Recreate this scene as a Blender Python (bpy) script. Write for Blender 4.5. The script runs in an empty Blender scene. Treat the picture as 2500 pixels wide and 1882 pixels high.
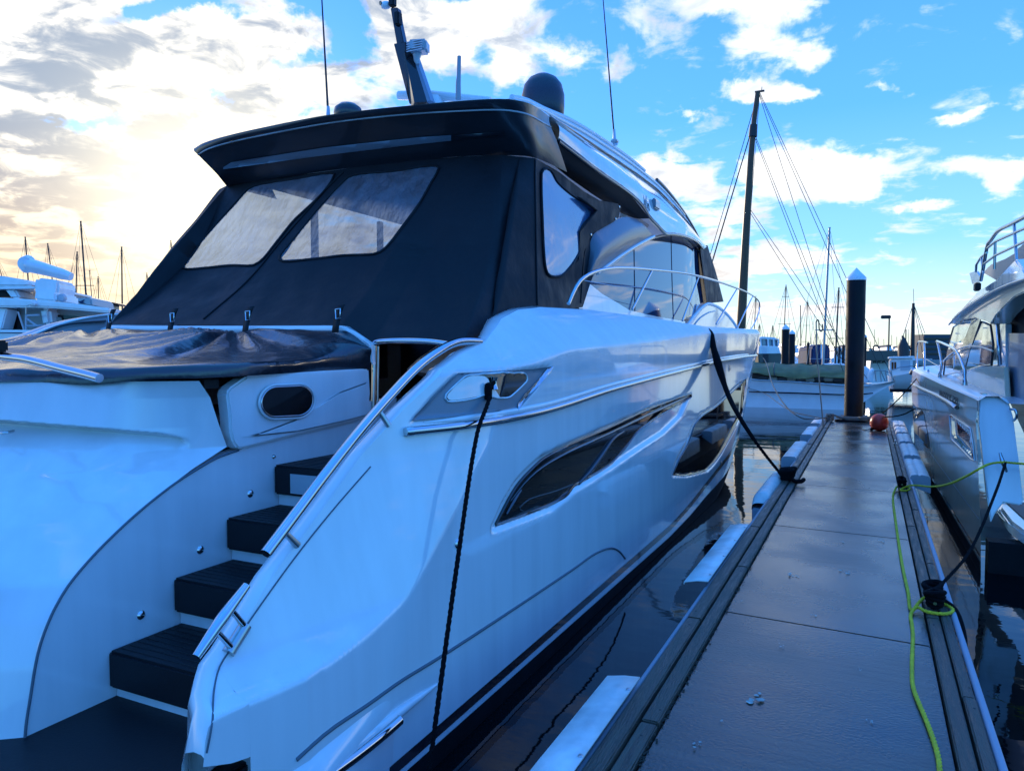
import bpy, bmesh, math, random
import numpy as np
from math import radians, sin, cos, pi, atan2, sqrt
from mathutils import Vector, Matrix, noise
from mathutils.bvhtree import BVHTree
from mathutils.geometry import delaunay_2d_cdt

random.seed(7)
S = bpy.context.scene
COL = S.collection

# ---------------------------------------------------------------- camera
EYE = Vector((0, 0, 2.1))
YAW, PITCH = math.atan(875 / 1801.8), math.atan(80 / 1800)
FW = Vector((-sin(YAW) * cos(PITCH), cos(YAW) * cos(PITCH), -sin(PITCH)))
RT = Vector((cos(YAW), sin(YAW), 0))
UP = RT.cross(FW)
cd = bpy.data.cameras.new('camera')
cam = bpy.data.objects.new('camera', cd)
COL.objects.link(cam)
cam.matrix_world = Matrix((RT, UP, -FW)).transposed().to_4x4()
cam.location = EYE
cd.sensor_width = 36
cd.lens = 36 * 1800 / 2500
cd.clip_end = 9000
cd.clip_start = 0.05
S.camera = cam

# ---------------------------------------------------------------- sun, sky, exposure
def ray(px, py):                      # direction of a sight line, photograph measured 2212 px wide
    return RT * (px * 1.13020 - 1250) + UP * (941 - py * 1.13020) + FW * 1800
def azel(px, py):
    d = ray(px, py).normalized()
    return math.degrees(atan2(-d.x, d.y)), math.degrees(math.asin(d.z))
SUN_AZ, SUN_EL = azel(425, 455)
sd = Vector((-sin(radians(SUN_AZ)) * cos(radians(SUN_EL)), cos(radians(SUN_AZ)) * cos(radians(SUN_EL)), sin(radians(SUN_EL))))
sl = bpy.data.lights.new('sun', 'SUN')
sl.energy = 2.0
sl.angle = radians(3)
sl.color = (1, .86, .66)
so = bpy.data.objects.new('sun', sl)
COL.objects.link(so)
so.rotation_euler = (-sd).to_track_quat('-Z', 'Y').to_euler()

W = bpy.data.worlds.new('World')
S.world = W
W.use_nodes = True
nt = W.node_tree
nt.nodes.clear()
def N(t, **k):
    n = nt.nodes.new(t)
    for a, b in k.items():
        setattr(n, a, b)
    return n
def L(a, b): nt.links.new(a, b)
def setin(s, v):
    if hasattr(v, 'is_output') or isinstance(v, bpy.types.NodeSocket): L(v, s)
    else: s.default_value = v
def M(op, a, b=0., c=None, clamp=False):
    n = N('ShaderNodeMath', operation=op, use_clamp=clamp)
    setin(n.inputs[0], a); setin(n.inputs[1], b)
    if c is not None: setin(n.inputs[2], c)
    return n.outputs[0]
def MR(v, a, b, c=0., d=1., t='SMOOTHSTEP'):
    n = N('ShaderNodeMapRange', interpolation_type=t)
    setin(n.inputs[0], v)
    for i, q in enumerate((a, b, c, d)): n.inputs[i + 1].default_value = q
    return n.outputs[0]
def MIX(f, a, b, bt='MIX'):
    n = N('ShaderNodeMix', data_type='RGBA', blend_type=bt)
    setin(n.inputs[0], f); setin(n.inputs[6], a); setin(n.inputs[7], b)
    return n.outputs[2]
tc = N('ShaderNodeTexCoord')
nrm = N('ShaderNodeVectorMath', operation='NORMALIZE'); L(tc.outputs['Generated'], nrm.inputs[0])
DIR = nrm.outputs[0]
sx = N('ShaderNodeSeparateXYZ'); L(DIR, sx.inputs[0])
DX, DY, DZ = sx.outputs
az = M('MULTIPLY', M('ARCTAN2', M('MULTIPLY', DX, -1.), DY), 57.2958)
el = M('MULTIPLY', M('ARCSINE', DZ), 57.2958)
# cloud plane coordinates: features shrink towards the horizon as real cloud decks do
zz = M('ADD', M('MAXIMUM', DZ, 0.0), 0.16)
cp = N('ShaderNodeCombineXYZ'); L(M('DIVIDE', DX, zz), cp.inputs[0]); L(M('DIVIDE', DY, zz), cp.inputs[1])
def noise_tex(vec, scale, detail=7, rough=.55, dist=0., off=(0, 0, 0)):
    mp = N('ShaderNodeMapping'); L(vec, mp.inputs[0]); mp.inputs[1].default_value = off
    n = N('ShaderNodeTexNoise'); L(mp.outputs[0], n.inputs['Vector'])
    n.inputs['Scale'].default_value = scale; n.inputs['Detail'].default_value = detail
    n.inputs['Roughness'].default_value = rough; n.inputs['Distortion'].default_value = dist
    return n
n1 = noise_tex(cp.outputs[0], 2.6, 9, .6, .3)
n2 = noise_tex(cp.outputs[0], 1.1, 5, .5, .2, (3, 1, 0))
n3 = noise_tex(cp.outputs[0], 1.9, 6, .5, .4, (7, 5, 2))
n4 = noise_tex(cp.outputs[0], 6.5, 7, .58, .5, (2, 9, 4))
# angular coordinates with ragged offsets
av = N('ShaderNodeCombineXYZ')
sn = N('ShaderNodeSeparateColor'); L(noise_tex(DIR, 9, 6, .62, 0., (1, 2, 3)).outputs['Color'], sn.inputs[0])
L(M('ADD', az, M('MULTIPLY', M('SUBTRACT', sn.outputs[0], .5), 9.)), av.inputs[0])
L(M('ADD', el, M('MULTIPLY', M('SUBTRACT', sn.outputs[1], .5), 5.)), av.inputs[1])
def blob_sum(blobs):
    tot = None
    for (px, py, rx, ry, rot, w) in blobs:
        a, e = azel(px, py)
        mp = N('ShaderNodeMapping', vector_type='TEXTURE'); L(av.outputs[0], mp.inputs[0])
        mp.inputs[1].default_value = (a, e, 0)
        mp.inputs[2].default_value = (0, 0, radians(rot))
        mp.inputs[3].default_value = (rx * .036, ry * .036, 1)
        ln = N('ShaderNodeVectorMath', operation='LENGTH'); L(mp.outputs[0], ln.inputs[0])
        v = M('MULTIPLY', MR(ln.outputs['Value'], 1.5, 0.), w)
        tot = v if tot is None else M('ADD', tot, v)
    return tot
CLOUDS = [
 (1640, 90, 90, 42, -12, .9), (1740, 115, 60, 28, -10, .8), (1640, 196, 95, 18, 4, .9), (1750, 205, 55, 12, 0, .6),
 (1740, 370, 110, 55, -5, 1.1), (1870, 372, 85, 34, -14, 1.), (1680, 345, 60, 35, 0, .8), (1480, 395, 100, 42, 0, 1.),
 (1400, 350, 60, 22, 0, .8), (1560, 455, 110, 45, 0, .9), (1640, 560, 190, 42, 0, .9), (2130, 352, 85, 24, 5, .9),
 (2175, 392, 30, 30, 0, .7), (2000, 432, 50, 13, 0, .7), (1925, 450, 22, 8, 0, .6), (1472, 247, 32, 14, 0, .6),
 (2070, 243, 36, 8, 8, .6), (1930, 196, 44, 10, 8, .5), (1090, 130, 55, 75, 30, .9), (1210, 110, 60, 34, 20, .8),
 (1360, 60, 110, 42, 18, .7), (1040, 30, 110, 45, -10, .9), (1500, 15, 80, 22, 0, .7), (1680, 10, 130, 24, 0, .7),
 (1330, 150, 80, 24, 0, .55), (2120, 110, 80, 18, 0, .35), (1480, 140, 60, 24, 0, .5), (1740, 665, 260, 18, 0, .8),
 (2000, 690, 130, 14, 0, .7), (900, 110, 130, 90, 0, .8), (880, 30, 160, 60, 0, .6),
 (450, 480, 480, 300, 0, 1.0), (60, 150, 400, 280, 0, .9), (560, 130, 260, 130, 0, .8), (150, 650, 600, 150, 0, .8),
 (-900, 200, 700, 600, 0, .6), (300, -900, 900, 600, 0, .3), (3600, 300, 500, 90, 10, .55), (4600, 100, 700, 200, 0, .5),
]
GAPS = [(165, 252, 95, 20, -12, .9), (495, 205, 24, 48, 0, .9), (745, 60, 75, 60, 0, .9), (380, 22, 130, 22, -14, .8),
        (690, 8, 60, 30, 0, .8), (960, 190, 60, 40, 0, .6), (610, 110, 90, 16, -10, .5), (290, 262, 70, 18, 10, .5)]
dens = M('SUBTRACT', blob_sum(CLOUDS), M('MULTIPLY', blob_sum(GAPS), 1.45))
dens = M('ADD', M('ADD', dens, M('MULTIPLY', M('SUBTRACT', n1.outputs[0], .50), 2.3)), M('MULTIPLY', M('SUBTRACT', n4.outputs[0], .48), 2.3))
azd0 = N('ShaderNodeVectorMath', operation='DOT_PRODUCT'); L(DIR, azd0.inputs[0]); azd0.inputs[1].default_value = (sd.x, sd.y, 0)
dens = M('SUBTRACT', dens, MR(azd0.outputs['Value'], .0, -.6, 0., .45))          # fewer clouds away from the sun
cover = MR(dens, .16, .80)
GREY = [(235, 130, 150, 40, -25, 1.), (60, 270, 120, 40, -25, .8), (330, 250, 110, 26, 0, .8), (130, 330, 110, 60, -20, .7),
        (230, 380, 90, 60, -30, .9), (40, 400, 130, 30, -10, .9), (340, 375, 50, 22, 0, .8), (430, 408, 50, 20, -10, 1.),
        (130, 460, 150, 50, -15, .7), (500, 240, 90, 24, -15, .7), (60, 60, 100, 100, 0, .6), (280, 560, 200, 30, 0, .5), (60, 560, 160, 40, 0, .6),
        (1600, 620, 200, 18, 0, .3)]
grey = M('MULTIPLY', MR(M('ADD', blob_sum(GREY), M('MULTIPLY', M('SUBTRACT', n4.outputs[0], .5), 4.6)), .25, 1.2), .9)
# nearness to the sun
dt = N('ShaderNodeVectorMath', operation='DOT_PRODUCT'); L(DIR, dt.inputs[0]); dt.inputs[1].default_value = sd
sunang = M('MULTIPLY', M('ARCCOSINE', dt.outputs['Value']), 57.2958)
glow = M('POWER', 2.718, M('MULTIPLY', M('MULTIPLY', sunang, sunang), -1 / (2 * 5.0 ** 2)))
wide = MR(sunang, 62., 8.)
low = MR(el, 17., 2.)
sky = N('ShaderNodeTexSky', sky_type='NISHITA', sun_disc=False)
sky.sun_elevation = radians(SUN_EL)
sky.sun_rotation = radians(-SUN_AZ)
sky.air_density = 1.0; sky.dust_density = .6; sky.ozone_density = 2.5
hs = N('ShaderNodeHueSaturation'); L(sky.outputs[0], hs.inputs['Color'])
hs.inputs['Saturation'].default_value = 1.25
skyc = MIX(1., hs.outputs[0], (.62, 1.25, 1.75, 1), 'MULTIPLY')
K = 10.
def C(r, g, b, k=K): return (r * k, g * k, b * k, 1)
def ramp(stops, fac):
    n = N('ShaderNodeValToRGB'); L(fac, n.inputs[0]); c = n.color_ramp
    c.elements[0].position = stops[0][0]; c.elements[0].color = (*[v / 2 for v in stops[0][1]], 1)
    c.elements[1].position = stops[-1][0]; c.elements[1].color = (*[v / 2 for v in stops[-1][1]], 1)
    for p_, c_ in stops[1:-1]:
        e_ = c.elements.new(p_); e_.color = (*[v / 2 for v in c_], 1)
    return MIX(1., n.outputs[0], (2 * K, 2 * K, 2 * K, 1), 'MULTIPLY')
elf = MR(el, 0., 60., t='LINEAR')
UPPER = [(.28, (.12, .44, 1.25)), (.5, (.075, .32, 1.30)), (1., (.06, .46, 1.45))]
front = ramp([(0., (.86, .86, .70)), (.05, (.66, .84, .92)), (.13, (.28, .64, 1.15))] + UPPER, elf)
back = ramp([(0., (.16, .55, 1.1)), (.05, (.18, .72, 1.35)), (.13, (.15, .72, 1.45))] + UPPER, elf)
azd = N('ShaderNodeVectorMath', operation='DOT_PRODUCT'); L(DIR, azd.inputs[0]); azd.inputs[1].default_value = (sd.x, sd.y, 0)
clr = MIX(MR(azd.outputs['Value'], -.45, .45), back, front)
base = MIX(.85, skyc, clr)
white = MIX(MR(n2.outputs[0], .3, .7), C(1.02, 1.06, 1.1), C(.72, .82, .98))
white = MIX(wide, white, MIX(MR(n4.outputs[0], .42, .63), C(.98, .94, .86), C(.30, .36, .46)))
white = MIX(M('MULTIPLY', M('MULTIPLY', low, wide), .8), white, C(.92, .68, .38))
greyc = MIX(low, C(.26, .33, .44), C(.52, .38, .28))
cc = MIX(M('MULTIPLY', grey, wide), white, greyc)
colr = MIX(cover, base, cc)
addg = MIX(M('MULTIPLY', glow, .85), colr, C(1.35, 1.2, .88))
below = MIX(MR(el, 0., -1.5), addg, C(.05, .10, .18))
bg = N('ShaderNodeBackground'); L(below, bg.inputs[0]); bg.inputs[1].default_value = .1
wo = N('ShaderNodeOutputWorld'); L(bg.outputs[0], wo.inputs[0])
W.cycles.sampling_method = 'MANUAL'
W.cycles.sample_map_resolution = 1024

S.view_settings.view_transform = 'Standard'
S.view_settings.look = 'None'
S.view_settings.exposure = 0.5
S.view_settings.gamma = 1
S.render.engine = 'CYCLES'
S.cycles.use_denoising = True
S.cycles.max_bounces = 8

# ---------------------------------------------------------------- materials
def mat(name, col, rough=.5, metal=0., spec=.5, coat=0., noise_amt=0., noise_scale=5., bump=0., bump_scale=50., rvar=0., alpha=1., trans=0., stretch=(1, 1, 1), detail=5, ior=1.45):
    m = bpy.data.materials.new(name); m.use_nodes = True
    t = m.node_tree; b = t.nodes['Principled BSDF']
    b.inputs['Base Color'].default_value = (*col, 1)
    b.inputs['Roughness'].default_value = rough; b.inputs['Metallic'].default_value = metal
    b.inputs['Specular IOR Level'].default_value = spec; b.inputs['Coat Weight'].default_value = coat
    b.inputs['Coat Roughness'].default_value = .03; b.inputs['Alpha'].default_value = alpha
    b.inputs['Transmission Weight'].default_value = trans; b.inputs['IOR'].default_value = ior
    def nz(scale, det=detail):
        c = t.nodes.new('ShaderNodeTexCoord'); mp = t.nodes.new('ShaderNodeMapping'); mp.inputs[3].default_value = stretch
        n = t.nodes.new('ShaderNodeTexNoise'); n.inputs['Scale'].default_value = scale; n.inputs['Detail'].default_value = det
        t.links.new(c.outputs['Object'], mp.inputs[0]); t.links.new(mp.outputs[0], n.inputs['Vector'])
        return n
    if noise_amt or rvar:
        n = nz(noise_scale)
        r = t.nodes.new('ShaderNodeMapRange'); t.links.new(n.outputs[0], r.inputs[0])
        r.inputs[1].default_value = .3; r.inputs[2].default_value = .7
        if noise_amt:
            r.inputs[3].default_value = 1 - noise_amt; r.inputs[4].default_value = 1 + noise_amt * .6
            mx = t.nodes.new('ShaderNodeMix'); mx.data_type = 'RGBA'; mx.blend_type = 'MULTIPLY'; mx.inputs[0].default_value = 1
            mx.inputs[6].default_value = (*col, 1)
            t.links.new(r.outputs[0], mx.inputs[7]); t.links.new(mx.outputs[2], b.inputs['Base Color'])
        if rvar:
            r2 = t.nodes.new('ShaderNodeMapRange'); t.links.new(n.outputs[0], r2.inputs[0])
            r2.inputs[1].default_value = .3; r2.inputs[2].default_value = .7
            r2.inputs[3].default_value = max(0, rough - rvar); r2.inputs[4].default_value = rough + rvar
            t.links.new(r2.outputs[0], b.inputs['Roughness'])
    if bump:
        n = nz(bump_scale); bp = t.nodes.new('ShaderNodeBump'); bp.inputs['Strength'].default_value = bump
        bp.inputs['Distance'].default_value = .02
        t.links.new(n.outputs[0], bp.inputs['Height']); t.links.new(bp.outputs[0], b.inputs['Normal'])
    return m
GEL = mat('gelcoat', (.78, .79, .80), .15, coat=.9, noise_amt=.07, noise_scale=7, stretch=(1, 1, .10), bump=.012, bump_scale=2, rvar=.06)
GELW = mat('gelcoat_dewy', (.80, .82, .84), .34, coat=.25, noise_amt=.05, noise_scale=60, bump=.10, bump_scale=160)
GELG = mat('gelcoat_grey', (.40, .43, .46), .3, coat=.4, bump=.06, bump_scale=150)
GELB = mat('gelcoat_beige', (.80, .64, .46), .18, coat=.45, noise_amt=.08, noise_scale=2, bump=.02, bump_scale=3)
WHITE = mat('white_paint', (.78, .79, .80), .25, coat=.3, noise_amt=.06, noise_scale=3)
CANV = mat('dark_canvas', (.011, .013, .017), .62, spec=.32, noise_amt=.25, noise_scale=4, bump=.25, bump_scale=14, rvar=.12)
WETC = mat('wet_black_cover', (.02, .022, .030), .24, spec=.9, coat=.35, noise_amt=.2, bump=.30, bump_scale=14, rvar=.08)
BLACKP = mat('black_plastic', (.008, .009, .012), .5, spec=.3, bump=.06, bump_scale=90)
BLACKG = mat('black_gloss', (.006, .007, .010), .08, coat=.6)
NAVY = mat('navy_gelcoat', (.02, .025, .035), .28, coat=.5)
ANTI = mat('antifouling', (.008, .009, .012), .6, spec=.2, noise_amt=.4, noise_scale=6)
STRIPE = mat('boot_stripe_paint', (.008, .009, .015), .15, coat=.8)
CHROME = mat('chrome', (.56, .57, .58), .09, metal=1., rvar=.05, noise_scale=30)
STEEL = mat('brushed_steel', (.5, .5, .5), .3, metal=1.)
GLASS = mat('tinted_glass', (.004, .004, .005), .03, spec=.5)
GLASSB = mat('light_tinted_glass', (.10, .16, .22), .04, spec=1., coat=1.)
def vinyl():
    m = mat('wet_clear_vinyl', (.22, .27, .34), .20, spec=.9, noise_amt=.45, noise_scale=6, bump=1., bump_scale=9, stretch=(1, 1, .45))
    t = m.node_tree
    for n_ in t.nodes:
        if n_.type == 'BUMP': n_.inputs['Distance'].default_value = .07; bn = n_; b = t.nodes['Principled BSDF']; out = [n for n in t.nodes if n.type == 'OUTPUT_MATERIAL'][0]
    tr = t.nodes.new('ShaderNodeBsdfTranslucent'); tr.inputs[0].default_value = (.40, .52, .72, 1)
    t.links.new(bn.outputs[0], tr.inputs['Normal'])
    tp = t.nodes.new('ShaderNodeBsdfTransparent'); tp.inputs[0].default_value = (.60, .74, .95, 1)
    m1 = t.nodes.new('ShaderNodeMixShader'); m1.inputs[0].default_value = .45
    m2 = t.nodes.new('ShaderNodeMixShader'); m2.inputs[0].default_value = .28
    t.links.new(b.outputs[0], m1.inputs[1]); t.links.new(tr.outputs[0], m1.inputs[2])
    t.links.new(m1.outputs[0], m2.inputs[1]); t.links.new(tp.outputs[0], m2.inputs[2]); t.links.new(m2.outputs[0], out.inputs[0])
    return m
VINYL = vinyl()
def hull_gel():
    m = mat('hull_gelcoat', (.78, .79, .80), .14, coat=.0, noise_amt=.07, noise_scale=7, stretch=(1, 1, .10))
    t = m.node_tree; b = t.nodes['Principled BSDF']; c = t.nodes.new('ShaderNodeTexCoord')
    s_ = t.nodes.new('ShaderNodeSeparateXYZ'); t.links.new(c.outputs['Object'], s_.inputs[0])
    y_ = t.nodes.new('ShaderNodeMath'); y_.operation = 'MULTIPLY_ADD'; y_.inputs[1].default_value = -.035; t.links.new(s_.outputs[1], y_.inputs[0]); t.links.new(s_.outputs[2], y_.inputs[2])
    n = t.nodes.new('ShaderNodeTexNoise'); n.inputs['Scale'].default_value = 2.5; n.inputs['Detail'].default_value = 6; t.links.new(c.outputs['Object'], n.inputs['Vector'])
    ad = t.nodes.new('ShaderNodeMath'); ad.operation = 'MULTIPLY_ADD'; ad.inputs[1].default_value = .25; t.links.new(n.outputs[0], ad.inputs[0]); t.links.new(y_.outputs[0], ad.inputs[2])
    def rng(x, a_, b_, c_, d_):
        r = t.nodes.new('ShaderNodeMapRange'); t.links.new(x, r.inputs[0])
        for i, q in enumerate((a_, b_, c_, d_)): r.inputs[i + 1].default_value = q
        return r.outputs[0]
    wet = rng(ad.outputs[0], 1.92, 2.16, 0, 1)                 # beads of dew lie on the upper, sky facing surfaces
    t.links.new(rng(wet, 0, 1, .13, .42), b.inputs['Roughness'])
    t.links.new(rng(wet, 0, 1, .9, .15), b.inputs['Coat Weight'])
    v = t.nodes.new('ShaderNodeTexVoronoi'); v.inputs['Scale'].default_value = 95; t.links.new(c.outputs['Object'], v.inputs['Vector'])
    bp = t.nodes.new('ShaderNodeBump'); bp.inputs['Distance'].default_value = .006; t.links.new(v.outputs[0], bp.inputs['Height'])
    t.links.new(rng(wet, 0, 1, 0, .30), bp.inputs['Strength']); t.links.new(bp.outputs[0], b.inputs['Normal'])
    return m
HGEL = hull_gel()
CONC = None
WOOD = mat('weathered_timber', (.085, .070, .052), .48, noise_amt=.5, noise_scale=7, bump=.5, bump_scale=24, stretch=(8, .6, 8), rvar=.2)
VPAD = mat('white_vinyl', (.66, .67, .66), .42, noise_amt=.32, noise_scale=5, detail=9, bump=.4, bump_scale=9, rvar=.1)
ROPEB = mat('black_rope', (.006, .006, .008), .85, spec=.15, bump=1., bump_scale=160)
ROPEG = mat('grey_rope', (.22, .21, .18), .85, bump=1., bump_scale=160)
ROPEY = mat('yellow_rope', (.85, .66, .03), .6, bump=.8, bump_scale=140, noise_amt=.2, noise_scale=20)
RED = mat('red_plastic', (.55, .035, .02), .35, noise_amt=.25, noise_scale=14)
TARP = mat('green_tarp', (.17, .135, .045), .65, noise_amt=.3, noise_scale=3, bump=.6, bump_scale=4)
MASTW = mat('varnished_wood', (.12, .055, .025), .4, noise_amt=.3, noise_scale=4, stretch=(4, 4, .4))
ALU = mat('aluminium', (.30, .31, .33), .4, metal=.6)
DARKM = mat('dark_mast', (.03, .028, .028), .5)
BLUEC = mat('blue_canvas', (.012, .03, .09), .7, noise_amt=.4, noise_scale=3, bump=.5, bump_scale=6)
PILE = mat('black_pile_sleeve', (.008, .011, .016), .52, spec=.22, noise_amt=.5, noise_scale=3, bump=.15, bump_scale=8, rvar=.15)
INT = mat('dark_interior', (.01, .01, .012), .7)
ORANGE = mat('orange_canvas', (.5, .2, .04), .7)
BROWN = mat('brown_panel', (.10, .06, .04), .5)
TEAL = mat('green_gel', (.05, .2, .17), .5)

# ---------------------------------------------------------------- helpers
def X(px, py, x): d = ray(px, py); return EYE + d * (x / d.x)
def Y(px, py, y): d = ray(px, py); return EYE + d * (y / d.y)
def Z(px, py, z): d = ray(px, py); return EYE + d * ((z - EYE.z) / d.z)
def D(px, py, dist): d = ray(px, py); return EYE + d * (dist / 1800)
def pix(P):
    v = Vector(P) - EYE; z = v.dot(FW)
    return ((1250 + 1800 * v.dot(RT) / z) / 1.1302, (941 - 1800 * v.dot(UP) / z) / 1.1302)
def link(name, me, parent=None, m=None, smooth=True):
    o = bpy.data.objects.new(name, me); COL.objects.link(o)
    if parent is not None: o.parent = parent
    if m is not None and not me.materials: me.materials.append(m)
    if smooth: me.shade_smooth()
    return o
def mesh(name, V, F, m, parent=None, smooth=True):
    me = bpy.data.meshes.new(name); me.from_pydata([tuple(v) for v in V], [], F); me.update()
    return link(name, me, parent, m, smooth)
def tag(o, label=None, cat=None, group=None, kind=None):
    if label: o['label'] = label
    if cat: o['category'] = cat
    if group: o['group'] = group
    if kind: o['kind'] = kind
    return o
def thing(name, label, cat, group=None):
    o = bpy.data.objects.new(name, None); COL.objects.link(o); o.empty_display_size = .1
    return tag(o, label, cat, group)
def sharp(o, ang=35):
    try: o.data.set_sharp_from_angle(angle=radians(ang))
    except Exception: pass
    return o
def cr(pts, n, closed=False):
    """Catmull-Rom through points, n samples evenly by chord length"""
    P = [Vector(p) for p in pts]; k = len(P)
    if k == 2 and not closed: return [P[0].lerp(P[1], i / (n - 1)) for i in range(n)]
    segs = k if closed else k - 1
    ln = [(P[(i + 1) % k] - P[i]).length + 1e-9 for i in range(segs)]
    tot = sum(ln); out = []
    for q in range(n):
        t = tot * q / (n if closed else n - 1); i = 0
        while i < segs - 1 and t > ln[i]: t -= ln[i]; i += 1
        u = min(1, t / ln[i])
        p1, p2 = P[i], P[(i + 1) % k]
        p0 = P[i - 1] if (closed or i > 0) else p1 * 2 - p2
        p3 = P[(i + 2) % k] if (closed or i + 2 < k) else p2 * 2 - p1
        l0, l1, l2 = (p1 - p0).length + 1e-6, (p2 - p1).length + 1e-6, (p3 - p2).length + 1e-6
        m1 = ((p2 - p0) / (l0 + l1)) * l1; m2 = ((p3 - p1) / (l1 + l2)) * l1
        u2, u3 = u * u, u * u * u
        out.append(p1 * (2 * u3 - 3 * u2 + 1) + m1 * (u3 - 2 * u2 + u) + p2 * (-2 * u3 + 3 * u2) + m2 * (u3 - u2))
    return out
def poly(pts, n):
    """piecewise linear resample"""
    P = [Vector(p) for p in pts]; ln = [(P[i + 1] - P[i]).length + 1e-9 for i in range(len(P) - 1)]; tot = sum(ln); out = []
    for q in range(n):
        t = tot * q / (n - 1); i = 0
        while i < len(ln) - 1 and t > ln[i]: t -= ln[i]; i += 1
        out.append(P[i].lerp(P[i + 1], min(1, t / ln[i])))
    return out
def gridmesh(name, rows, m, parent=None, closed=False, smooth=True, solid=0.):
    n, k = len(rows), len(rows[0]); V = [v for r in rows for v in r]; F = []
    for i in range(n - 1):
        for j in range(k - (0 if closed else 1)):
            a, b = i * k + j, i * k + (j + 1) % k
            F.append((a, b, b + k, a + k))
    o = mesh(name, V, F, m, parent, smooth)
    if solid:
        md = o.modifiers.new('solid', 'SOLIDIFY'); md.thickness = solid; md.offset = 0
    return o
def loft(name, curves, n, k, m, parent=None, lin=False, **kw):
    rs = [(poly if lin else cr)(c, n) for c in curves]
    rows = [[None] * n for _ in range(k)]
    for j in range(n):
        col = cr([r[j] for r in rs], k)
        for i in range(k): rows[i][j] = col[i]
    return gridmesh(name, rows, m, parent, **kw)
def tube_data(pts, r, seg=8, caps=True):
    P = [Vector(p) for p in pts]; V, F = [], []; n = len(P)
    R = r if isinstance(r, (list, tuple)) else [r] * n
    up = None
    for i in range(n):
        t = (P[min(i + 1, n - 1)] - P[max(i - 1, 0)]).normalized()
        if up is None:
            a = Vector((0, 0, 1)) if abs(t.z) < .9 else Vector((1, 0, 0)); u = t.cross(a).normalized()
        else:
            u = (up - t * up.dot(t)).normalized()
        up = u; w = t.cross(u)
        for s in range(seg):
            a = 2 * pi * s / seg; V.append(P[i] + (u * cos(a) + w * sin(a)) * R[i])
    for i in range(n - 1):
        for s in range(seg):
            a, b = i * seg + s, i * seg + (s + 1) % seg
            F.append((a, b, b + seg, a + seg))
    if caps: F.append(tuple(range(seg))[::-1]); F.append(tuple((n - 1) * seg + s for s in range(seg)))
    return V, F
def tube(name, pts, r, m, parent=None, seg=8, curve=0, smooth=True):
    if curve: pts = cr(pts, curve)
    if isinstance(r, (list, tuple)) and len(r) != len(pts):
        r = [np.interp(i / (len(pts) - 1) * (len(r) - 1), range(len(r)), r) for i in range(len(pts))]
    V, F = tube_data(pts, r, seg); o = mesh(name, V, F, m, parent, smooth); return sharp(o, 60)
def multi_tube(name, lines, m, parent=None, seg=6):
    V, F = [], []
    for pts, r in lines:
        v, f = tube_data(pts, r, seg); b = len(V); V += v; F += [tuple(i + b for i in q) for q in f]
    return sharp(mesh(name, V, F, m, parent), 60)
def prism(name, pts, off, m, parent=None, smooth=False, bevel=0.):
    P = [Vector(p) for p in pts]; n = len(P); off = Vector(off)
    V = P + [p + off for p in P]
    F = [tuple(range(n)), tuple(range(2 * n - 1, n - 1, -1))] + [(i, i + n, (i + 1) % n + n, (i + 1) % n) for i in range(n)]
    me = bpy.data.meshes.new(name); bm = bmesh.new()
    vs = [bm.verts.new(v) for v in V]
    for f in F:
        try: bm.faces.new([vs[i] for i in f])
        except ValueError: pass
    bmesh.ops.recalc_face_normals(bm, faces=bm.faces)
    if bevel: bmesh.ops.bevel(bm, geom=list(bm.edges), offset=bevel, segments=2, affect='EDGES', clamp_overlap=True)
    bm.to_mesh(me); bm.free()
    return sharp(link(name, me, parent, m, True if bevel or smooth else False), 40)
def box(name, c, s, m, parent=None, bevel=0., rot=None):
    x, y, z = (q / 2 for q in s)
    pts = [(-x, -y, -z), (x, -y, -z), (x, y, -z), (-x, y, -z)]
    R = Matrix.Rotation(rot, 3, 'Z') if rot is not None and not isinstance(rot, Matrix) else (rot or Matrix.Identity(3))
    c = Vector(c)
    return prism(name, [c + R @ Vector(p) for p in pts], R @ Vector((0, 0, s[2])), m, parent, bevel=bevel)
def lathe(name, prof, c, m, parent=None, seg=24, axis=None):
    c = Vector(c); R = Vector((0, 0, 1)).rotation_difference(Vector(axis)).to_matrix() if axis else Matrix.Identity(3)
    rows = [[c + R @ Vector((r * cos(2 * pi * s / seg), r * sin(2 * pi * s / seg), z)) for s in range(seg)] for r, z in prof]
    return sharp(gridmesh(name, rows, m, parent, closed=True), 50)
def bvh_of(o):
    me = o.data
    return BVHTree.FromPolygons([v.co for v in me.vertices], [tuple(p.vertices) for p in me.polygons])
def inside(p, Q):
    x, y = p; c = False; n = len(Q)
    for i in range(n):
        x1, y1 = Q[i]; x2, y2 = Q[i - 1]
        if (y1 > y) != (y2 > y) and x < (x2 - x1) * (y - y1) / (y2 - y1) + x1: c = not c
    return c
def on_surf(px, py, trees, off=0., fallback=None, strict=False):
    d = ray(px, py).normalized(); best = None
    for t in trees:
        h = t.ray_cast(EYE, d)
        if h[0] is not None and (best is None or h[3] < best[3]): best = h
    if best is None and fallback is None and not strict:      # just past the rim: take the nearest sight line that lands
        for q in (1.5, 3, 5, 8, 12, 18, 26):
            for ax, ay in ((-1, 0), (1, 0), (0, 1), (0, -1), (-1, 1), (1, 1)):
                v = on_surf(px + ax * q, py + ay * q, trees, off, None, True)
                if v is not None: return v
    if best is None: return None if fallback is None else fallback(px, py)
    n = best[1]
    if n.dot(d) > 0: n = -n
    return best[0] + n * off
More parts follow.
